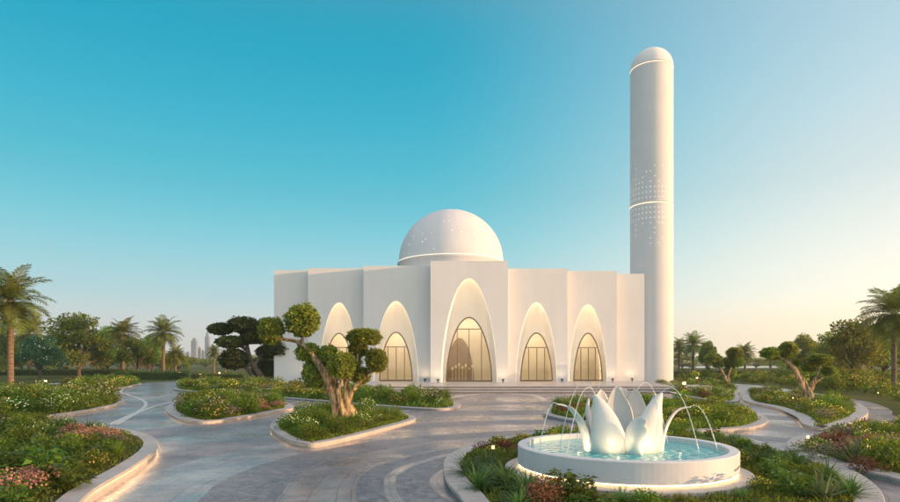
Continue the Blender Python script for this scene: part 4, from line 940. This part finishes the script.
topiary(728, 388, 0.0, 'smaller twisted topiary further off, right of the minaret', [
    ([(728, 389), (725, 378), (721, 370), (716, 363)], [3.2, 2.4, 1.8, 1.0]), ([(731, 389), (728, 378), (731, 368), (734, 360)], [2.6, 2.0, 1.5, 0.9])],
    [(713, 358, 8, 4.5, 0), (735, 353, 8, 5.5, 0), (729, 362, 6, 4, 0.3), (737, 362, 7, 5, 0), (720, 364, 6, 4, 0.3), (733, 372, 6, 6, 0.5)], PADR, M['bark'], 0.07, 0.08)
# palms
def frond_mesh(e, L=1.0, n=30, droop=1.25, name='frond'):
    pts = []; th = e; p = Vector((0, 0, 0)); K = 14
    dirs = []
    for i in range(K + 1):
        pts.append(p.copy()); d = Vector((math.cos(th), 0, math.sin(th))); dirs.append(d); p = p + d * (L / K); th -= droop / K * (0.5 + 1.1 * i / K)
    V = []
    for i in range(K):
        w0, w1 = 0.022 * (1 - i / K) + 0.004, 0.022 * (1 - (i + 1) / K) + 0.004
        a, b_ = pts[i], pts[i + 1]; V += [a + Vector((0, w0, 0)), a - Vector((0, w0, 0)), b_ - Vector((0, w1, 0)), b_ + Vector((0, w1, 0))]
    for q in range(n):
        t = 0.12 + 0.88 * q / (n - 1); fi = t * K; i = min(K - 1, int(fi)); a = pts[i].lerp(pts[i + 1], fi - i); d = dirs[i]
        ll = L * (0.27 * math.sin(PI * (0.15 + 0.80 * t)) + 0.05); nrm = Vector((-d.z, 0, d.x))
        for s in (-1, 1):
            for rep in range(1):
                dv = (Vector((0, s, 0)) * 0.85 + d * 0.62 + nrm * random.uniform(-0.05, 0.35)).normalized()
                m1 = a + dv * ll * 0.55; tip = a + dv * ll + Vector((0, 0, -ll * 0.22)); wv = d * 0.014
                V += [a - wv * 0.6, a + wv * 0.6, m1 + wv, m1 - wv]; V += [m1 - wv, m1 + wv, tip + wv * 0.1, tip - wv * 0.1]
    V = np.array([tuple(v) for v in V]); return V
FR = [(e, frond_mesh(math.radians(e), 1.0, 30, dr)) for e, dr in ((80, 0.9), (62, 1.1), (42, 1.15), (20, 1.0), (-6, 0.85), (-38, 0.6))]
FRM = [quads_mesh('frond', [(V, 0)], [M['leaf_palm']]) for e, V in FR]
def frond_list(n, seed):
    r = random.Random(seed); out = []
    for i in range(n):
        t = (i + 0.5) / n; e = 85 - 135 * t ** 0.85; k = min(range(6), key=lambda j: abs(FR[j][0] - e)); out.append((k, i * 2.39996 + r.uniform(-.15, .15), (e - FR[k][0]) * 0.6, r.uniform(0.85, 1.1)))
    return out
def crown_arr(n, seed):
    al = []
    for k, az, de, s in frond_list(n, seed):
        R_ = np.array((Matrix.Rotation(az, 3, 'Z') @ Matrix.Rotation(-math.radians(de), 3, 'Y'))); al.append(FR[k][1] * s @ R_.T)
    return np.concatenate(al)
CROWNS = [quads_mesh('crown', [(crown_arr(46, s), 0)], [M['leaf_palm']]) for s in range(3)]
def palm_trunk(h, r, root, boots=True):
    mb = MB(); pr = []
    n = int(h / 0.14)
    for i in range(n + 1):
        t = i / n; rr = r * (1.25 - 0.35 * min(1, t * 6)) if t < 0.17 else r * (0.92 - 0.08 * t); pr.append((rr * (1.0 + (0.06 if i % 2 else -0.02)), t * h))
    pr += [(r * 1.35, h + 0.05), (r * 1.5, h + 0.25), (r * 0.9, h + 0.5), (0.01, h + 0.55)]
    mb.lathe(pr, 14); return mb.build('trunk', M['palmbark'], root, False)
def palm(px, py_base, py_c, crown_r_px, tr_px, label, d=None, near=False, seed=0, group='date palms in the garden'):
    b = P(px, py_base) if d is None else Vector((px2x(px, d), d, 0)); d = b.y
    root = empty('palm_tree', b); tag(root, label, 'palm tree', group)
    h = H + (HY - py_c) * d / F; palm_trunk(h - 0.3, tr_px / F * d / 2, root)
    L = crown_r_px / F * d * 1.05
    if near:
        for k, az, de, s in frond_list(46, seed):
            o = bpy.data.objects.new('frond', FRM[k]); o.parent = root; o.location = (0, 0, h + 0.1); o.rotation_euler = (0, -math.radians(de), az); o.scale = (L * s,) * 3; COL.objects.link(o)
    else:
        o = bpy.data.objects.new('crown', CROWNS[seed % 3]); o.parent = root; o.location = (0, 0, h + 0.05); o.scale = (L,) * 3; o.rotation_euler = (0, 0, seed); COL.objects.link(o)
palm(10.5, 395, 303, 38, 6.5, 'tall date palm with thick brown trunk standing in the lawn, leftmost of all palms', near=True, seed=1)
palm(894, 393, 315, 36, 5, 'date palm with trunk rising from the garden bank, rightmost of all palms', near=True, seed=2)
palm(29, 0, 334, 20, 3, 'dusty palm half hidden behind the leftmost tall palm', d=118, seed=0)
palm(123, 0, 334, 19, 3, 'palm rising out of dark broadleaf trees, left of the tall slim palm', d=104, seed=1)
palm(163.5, 0, 333, 19, 3.2, 'tall slim palm with a clear trunk left of the skyline', d=92, seed=2)
palm(175.5, 0, 355, 11, 2.4, 'short palm just right of the tall slim palm', d=110, seed=1)
palm(214, 0, 352, 9, 2, 'small palm below the city towers', d=125, seed=0)
palm(225, 0, 357, 6, 1.6, 'smallest palm, just left of the dark cloud-pruned tree', d=140, seed=2)
palm(693, 0, 345, 15, 2.6, 'palm close to the right edge of the minaret', d=95, seed=1)
palm(745, 0, 353, 12, 2.4, 'palm standing alone between the two right-hand topiaries', d=105, seed=0)
palm(679, 0, 347, 10, 2.2, 'palm peeking from behind the minaret base', d=100, seed=2)
palm(771, 0, 355, 8, 1.8, 'small hazy palm left of the right-hand topiary crown', d=140, seed=1)
# broadleaf trees
def tree_meshes(leaf, seed, h=8.0, r=4.0, n=7000, base=0.28, ls=(0.22, 0.45), blobs=16, flat_=0.75, flower=None):
    rr = random.Random(seed); mb = MB(); th = h * base
    lean = Vector((rr.uniform(-.3, .3), rr.uniform(-.3, .3), 0)); top = Vector((0, 0, th)) + lean * th * 0.3
    mb.tube(cr([Vector((0, 0, 0)), Vector((0.04, 0, th * 0.5)), top], 4), [h * 0.024 * (1.3 - 0.05 * i) for i in range(9)], 9)
    bl = []; 
    for k in range(blobs):
        a = k * 2.4 + rr.uniform(-.3, .3); f_ = (k + 0.5) / blobs; rad = r * 0.72 * math.sqrt(f_) * rr.uniform(0.85, 1.1); zz = th + (h - th) * (0.10 + 0.62 * (1 - f_ ** 1.5) + rr.uniform(-.10, .22))
        c = Vector((math.cos(a) * rad, math.sin(a) * rad, zz)); br = r * rr.uniform(0.20, 0.42)
        mid = top.lerp(c, 0.5) + Vector((rr.uniform(-.3, .3), rr.uniform(-.3, .3), 0.1)) 
        mb.tube(cr([top - Vector((0, 0, 0.15)), mid, c], 4), [h * 0.014 * (1 - i / 10.0) for i in range(9)], 6)
        bl.append((blob_shell(tuple(c), (br, br, br * flat_), n // blobs, *ls, 0.55, 0.1, 0.30), 0))
        for tw in range(4):
            e = c + Vector((rr.uniform(-1, 1), rr.uniform(-1, 1), rr.uniform(-.6, .9))) * br * 0.9
            mb.tube([c, c.lerp(e, 0.5) + Vector((0, 0, 0.08)), e], [h * 0.005, h * 0.0035, h * 0.0015], 5)
        if flower:
            m_ = 14; d = rdir(m_); p = np.array(c) + d * br * np.array([1, 1, flat_]); bl.append((leaf_arrays(p, rdir(m_), d, 0.28, 0.26, 0.1), 1))
    tm = bpy.data.meshes.new('trunk'); tm.from_pydata([tuple(v) for v in mb.v], [], mb.f); tm.materials.append(M['barkdark']); tm.polygons.foreach_set('use_smooth', [True] * len(tm.polygons))
    return tm, quads_mesh('crown', bl, [M[leaf]] + ([M[flower]] if flower else []))
TR = dict(b1=tree_meshes('leaf_tree', 1, base=0.20, n=6500, blobs=18), b2=tree_meshes('leaf_tree', 2, r=3.6, base=0.18, blobs=16, n=6500), y1=tree_meshes('leaf_yel', 3, base=0.24, n=6500, blobs=18), y2=tree_meshes('leaf_yel', 4, r=3.4, base=0.3, blobs=12),
          t1=tree_meshes('leaf_teal', 5, base=0.22, flower='fl_white'), d1=tree_meshes('leaf_green', 6, base=0.2, blobs=14), f1=tree_meshes('leaf_tree', 8, r=4.4, n=2600, ls=(0.35, 0.7), base=0.15), f2=tree_meshes('leaf_yel', 9, r=4.2, n=2600, ls=(0.35, 0.7), base=0.16))
def tree(px, d, top_py, w_px, kind_, label, group='broadleaf trees in the garden', rz=None):
    h = H + (HY - top_py) * d / F; wd = w_px / F * d; root = empty('broadleaf_tree', (px2x(px, d), d, 0), rz if rz is not None else px * 0.37); tag(root, label, 'tree', group)
    tm, cm = TR[kind_]
    rbase = 3.9
    for nm, me in (('trunk', tm), ('crown', cm)):
        o = bpy.data.objects.new(nm, me); o.parent = root; o.scale = (wd / 2 / rbase, wd / 2 / rbase, h / 8.0); COL.objects.link(o)
tree(79, 92, 317, 72, 'b1', 'large spreading olive-green tree with bare lower branches, tallest of the left group')
tree(40, 82, 336, 46, 't1', 'dark teal-green tree with white blossoms right of the tall left palm')
tree(-4, 95, 328, 40, 'y1', 'yellow-green tree behind the leftmost palm trunk')
tree(108, 108, 327, 44, 'b2', 'dusty green tree filling the gap right of the largest left tree')
tree(137, 98, 338, 38, 'd1', 'dark rounded tree between the two slim left palms')
tree(152, 120, 336, 34, 'b2', 'grey-green tree behind the tall slim palm')
tree(60, 125, 334, 46, 'y2', 'pale tree seen through the branches of the largest left tree')
tree(178, 128, 352, 24, 'b1', 'small tree behind the short palm')
tree(22, 135, 338, 44, 'b1', 'hazy tree between the leftmost palm and the teal tree')
tree(66, 108, 342, 34, 'b2', 'rounded green tree directly left of the largest left tree')
tree(98, 128, 338, 40, 'y1', 'pale olive tree between the largest left tree and the first slim palm')
tree(120, 116, 346, 30, 't1', 'low bluish tree with white blossoms under the first slim palm')
tree(148, 106, 347, 26, 'd1', 'low dark tree left of the tall slim palm trunk')
tree(170, 116, 352, 22, 'b2', 'low bushy tree right of the tall slim palm trunk')
tree(12, 112, 343, 30, 'b2', 'bushy tree right behind the leftmost palm trunk')
tree(845, 88, 336, 40, 'b2', 'round tree behind the yellow-green tree')
tree(818, 110, 342, 34, 'y2', 'low hazy tree behind the right-hand topiary pads')
tree(788, 120, 349, 26, 'b1', 'low far tree left of the right-hand topiary')
tree(832, 72, 334, 50, 'b1', 'broad olive tree behind the right-hand topiary')
tree(854, 58, 321, 58, 'y1', 'tall yellow-green tree with slim trunk left of the right palm', rz=1.1)
tree(884, 74, 318, 56, 'b2', 'dense tree behind the rightmost palm')
tree(872, 96, 326, 50, 'y2', 'golden tree glowing between the two tallest right-hand trees')
tree(806, 92, 335, 38, 'b2', 'rounded tree just left of the broad olive tree')
tree(708, 88, 341, 22, 'd1', 'small dark tree between minaret palm and small topiary')
tree(925, 66, 322, 56, 'b1', 'tree cut by the right edge beyond the rightmost palm')
# far belts
belt = [(x, d, t, w_, k) for x, d, t, w_, k in
        [(8, 190, 347, 34, 'f1'), (48, 210, 345, 36, 'f2'), (92, 200, 347, 36, 'f1'), (128, 220, 349, 34, 'f1'), (160, 200, 351, 30, 'f2'), (186, 230, 355, 26, 'f1'), (206, 260, 358, 26, 'f1'), (228, 240, 357, 28, 'f1'), (250, 220, 354, 30, 'f1'), (266, 150, 352, 26, 'd1'),
         (682, 200, 352, 28, 'f2'), (706, 230, 354, 28, 'f1'), (730, 260, 356, 28, 'f1'), (756, 240, 357, 30, 'f1'), (784, 210, 355, 32, 'f2'), (812, 190, 351, 34, 'f1'), (840, 180, 348, 36, 'f1'), (868, 190, 346, 36, 'f2'), (896, 180, 346, 38, 'f1'), (770, 330, 358.5, 28, 'f1'), (725, 340, 359, 30, 'f1'), (215, 360, 360, 30, 'f1')]]
nL = nR = 0
for x, d, t, w_, k in belt:
    side = 'left of the mosque' if x < 450 else 'right of the minaret'
    if x < 450: nL += 1; i = nL
    else: nR += 1; i = nR
    tree(x, d, t, w_, k, f'hazy far tree of the belt {side}, {ordinal(i - 1)} one going rightwards' if t < 358.2 else f'tiny faint tree on the horizon {side} at {int(d)} metres', 'far belt trees')
# hedges
def hedge(p0, p1, wd, hgt, label, leaf='leaf_green', dens=110, ls=(0.12, 0.24)):
    a, b_ = Vector(p0), Vector(p1); L = (b_ - a).length; root = empty('clipped_hedge', ((a + b_) / 2)); t = (b_ - a).normalized(); n_ = Vector((-t.y, t.x, 0)); tag(root, label, 'hedge')
    n = int(dens * L * (wd + 2 * hgt) / 2); n = min(n, 24000)
    u = (RNG.random(n) - 0.5) * L; f_ = RNG.integers(0, 3, n); v = np.where(f_ == 0, RNG.random(n) - 0.5, np.where(f_ == 1, -0.5, 0.5)) * wd; z = np.where(f_ == 0, 1.0, RNG.random(n)) * hgt * (1 + 0.06 * np.sin(u * 1.7))
    p = u[:, None] * np.array(t) + v[:, None] * np.array(n_); p[:, 2] = z; p += RNG.normal(size=(n, 3)) * 0.05; p[:, 2] = np.maximum(p[:, 2], 0.02)
    me = quads_mesh('foliage', [(leaf_arrays(p, rdir(n) + np.array([0, 0, .4]), rdir(n), RNG.uniform(ls[0], ls[1], n), 0.1), 0)], [M[leaf]])
    link(bpy.data.objects.new('foliage', me), root)
    q = MB(); hl, hw = L / 2 - 0.1, wd / 2 - 0.12
    c = [t * sx_ * hl + n_ * sy_ * hw for sx_, sy_ in ((-1, -1), (1, -1), (1, 1), (-1, 1))]
    q.add([(*c_.xy, 0.0) for c_ in c] + [(*c_.xy, hgt - 0.12) for c_ in c], [(4, 5, 6, 7), (0, 1, 5, 4), (1, 2, 6, 5), (2, 3, 7, 6), (3, 0, 4, 7)]); q.build('twig_core', M['leaf_dark'], root)
hedge((-88, 108, 0), (-56, 104, 0), 1.6, 1.0, 'long dark clipped hedge under the left trees', 'leaf_dark')
hedge((px2x(112, 78), 78, 0), (px2x(188, 80), 80, 0), 2.0, 1.05, 'low green clipped hedge along the far road bend')
hedge((px2x(192, 84), 84, 0), (px2x(246, 84), 84, 0), 1.4, 0.7, 'low hedge left of the dark cloud-pruned tree')
hedge((px2x(676, 92), 92, 0), (px2x(905, 96), 96, 0), 2.2, 1.0, 'long low hedge behind the right-hand garden', 'leaf_green', 60)
hedge((px2x(250, 64), 64.5, 0), (px2x(275, 64), 64.5, 0), 1.2, 2.6, 'tall nearly black hedge beside the blank left end wall', 'leaf_dark', 200, (0.1, 0.2))
# garden lamps
def bollard(px, py, label, h=0.55):
    b = P(px, py); root = empty('garden_lamp', b); tag(root, label, 'garden lamp', 'glowing garden lamps')
    MB().lathe([(0.09, 0), (0.09, 0.02), (0.045, 0.03), (0.045, h - 0.14), (0.06, h - 0.13)], 12).build('post', M['metal'], root)
    lamp(root, (0, -0.14, h + 0.05), (0, -0.25, -1), 60.0, (1.0, 0.6, 0.22), 150)
    MB().lathe([(0.07, h - 0.13), (0.12, h - 0.09), (0.12, h + 0.03), (0.07, h + 0.05)], 12).build('lamp_head', M['lamp'], root)
    MB().lathe([(0.14, h + 0.05), (0.14, h + 0.07), (0.0, h + 0.10)], 12).build('lamp_cap', M['metal'], root)
bollard(45.5, 386.5, 'glowing garden lamp on the lawn right of the tall left palm')
bollard(94, 384.5, 'glowing garden lamp on the lawn beside the far bend bed')
bollard(179.5, 378.5, 'glowing garden lamp at the right end of the low clipped hedge', 0.9)
bollard(200, 377.5, 'smallest garden lamp below the city towers', 0.5)
bollard(219.5, 379.5, 'glowing garden lamp nearest the dark cloud-pruned tree', 0.9)
bollard(684, 394, 'glowing garden lamp in the bed at the minaret foot', 0.8)
bollard(697, 383, 'faint garden lamp among shrubs right of the minaret', 0.6)
SPOTW = 5.0
def spot(px, py, label, z=0.12):
    b = P(px, py, z); root = empty('garden_spotlight', b); tag(root, label, 'spotlight', 'spotlights hidden in the plants')
    MB().tube([(0, 0, -0.03), (0, 0, 0.28)], 0.012, 8).build('spike', M['metal'], root)
    lamp(root, (0, 0.03, 0.36), (0, 0.8, 0.45), 9.0 * max(1.0, (b.y / 14) ** 1.2), (1.0, 0.64, 0.24), 130)
    MB().lathe([(0.0, 0.35), (0.03, 0.345), (0.034, 0.30), (0.03, 0.275), (0.0, 0.27)], 12).build('lamp_head', M['spot'], root)
for px, py, l in ((808, 450, 'small glowing spotlight beside the pale flowers in the bed of red-leaved plants'), (869, 462, 'small glowing spotlight behind the pale rosette in the bed of red-leaved plants'), (729, 423, 'small glowing spotlight in the grasses behind the fountain'),
                  (793, 404, 'small glowing spotlight left of the right-hand topiary trunk'), (812, 412, 'small glowing spotlight below the right-hand topiary trunk'), (325, 425, 'small glowing spotlight left of the twisted topiary roots'), (362, 424, 'small glowing spotlight right of the twisted topiary roots'),
                  (312, 398, 'small glowing spotlight in the long bed before the left wing'), (493, 462, 'small glowing spotlight left of the fountain basin'), (66, 432, 'small glowing spotlight by the tuft in the bed with the brightest kerb'),
                  (700, 393, 'small glowing spotlight at the minaret foot bed'), (268, 390, 'small glowing spotlight below the dark cloud-pruned tree'), (878, 398, 'small glowing spotlight beyond the right-hand road')):
    spot(px, py, l)
# city far off
for i, (x, wd, t, l) in enumerate(((188, 3.2, 351, 'short faint tower leftmost in the skyline'), (194.5, 5.0, 337, 'wide faint tower, second tallest of the skyline'), (199.8, 2.6, 346, 'slim faint tower between the two tall towers'), (203.0, 2.4, 349, 'slim short faint tower left of the tallest one'), (207.5, 4.0, 332, 'tallest faint needle tower of the skyline'), (182, 4, 356, 'lowest faint block of the skyline'), (212, 3, 353, 'low faint block right of the tallest tower'))):
    d = 1000 + i * 12; x_ = px2x(x, d); hw = wd / F * d / 2; h = H + (HY - t) * d / F
    r_ = empty('city_tower', (x_, d, 0)); tag(r_, l, 'tower', 'skyline towers')
    mb = MB(); mb.box(-hw, hw, -hw, hw, 0, h * 0.86); mb.build('shaft', M['tower'], r_)
    MB().box(-hw * 0.6, hw * 0.6, -hw * 0.6, hw * 0.6, h * 0.86, h * 0.95).build('crown', M['tower'], r_)
    MB().tube([(0, 0, h * 0.95), (0, 0, h)], 0.5, 6).build('spire', M['tower'], r_)
bpy.context.view_layer.update()
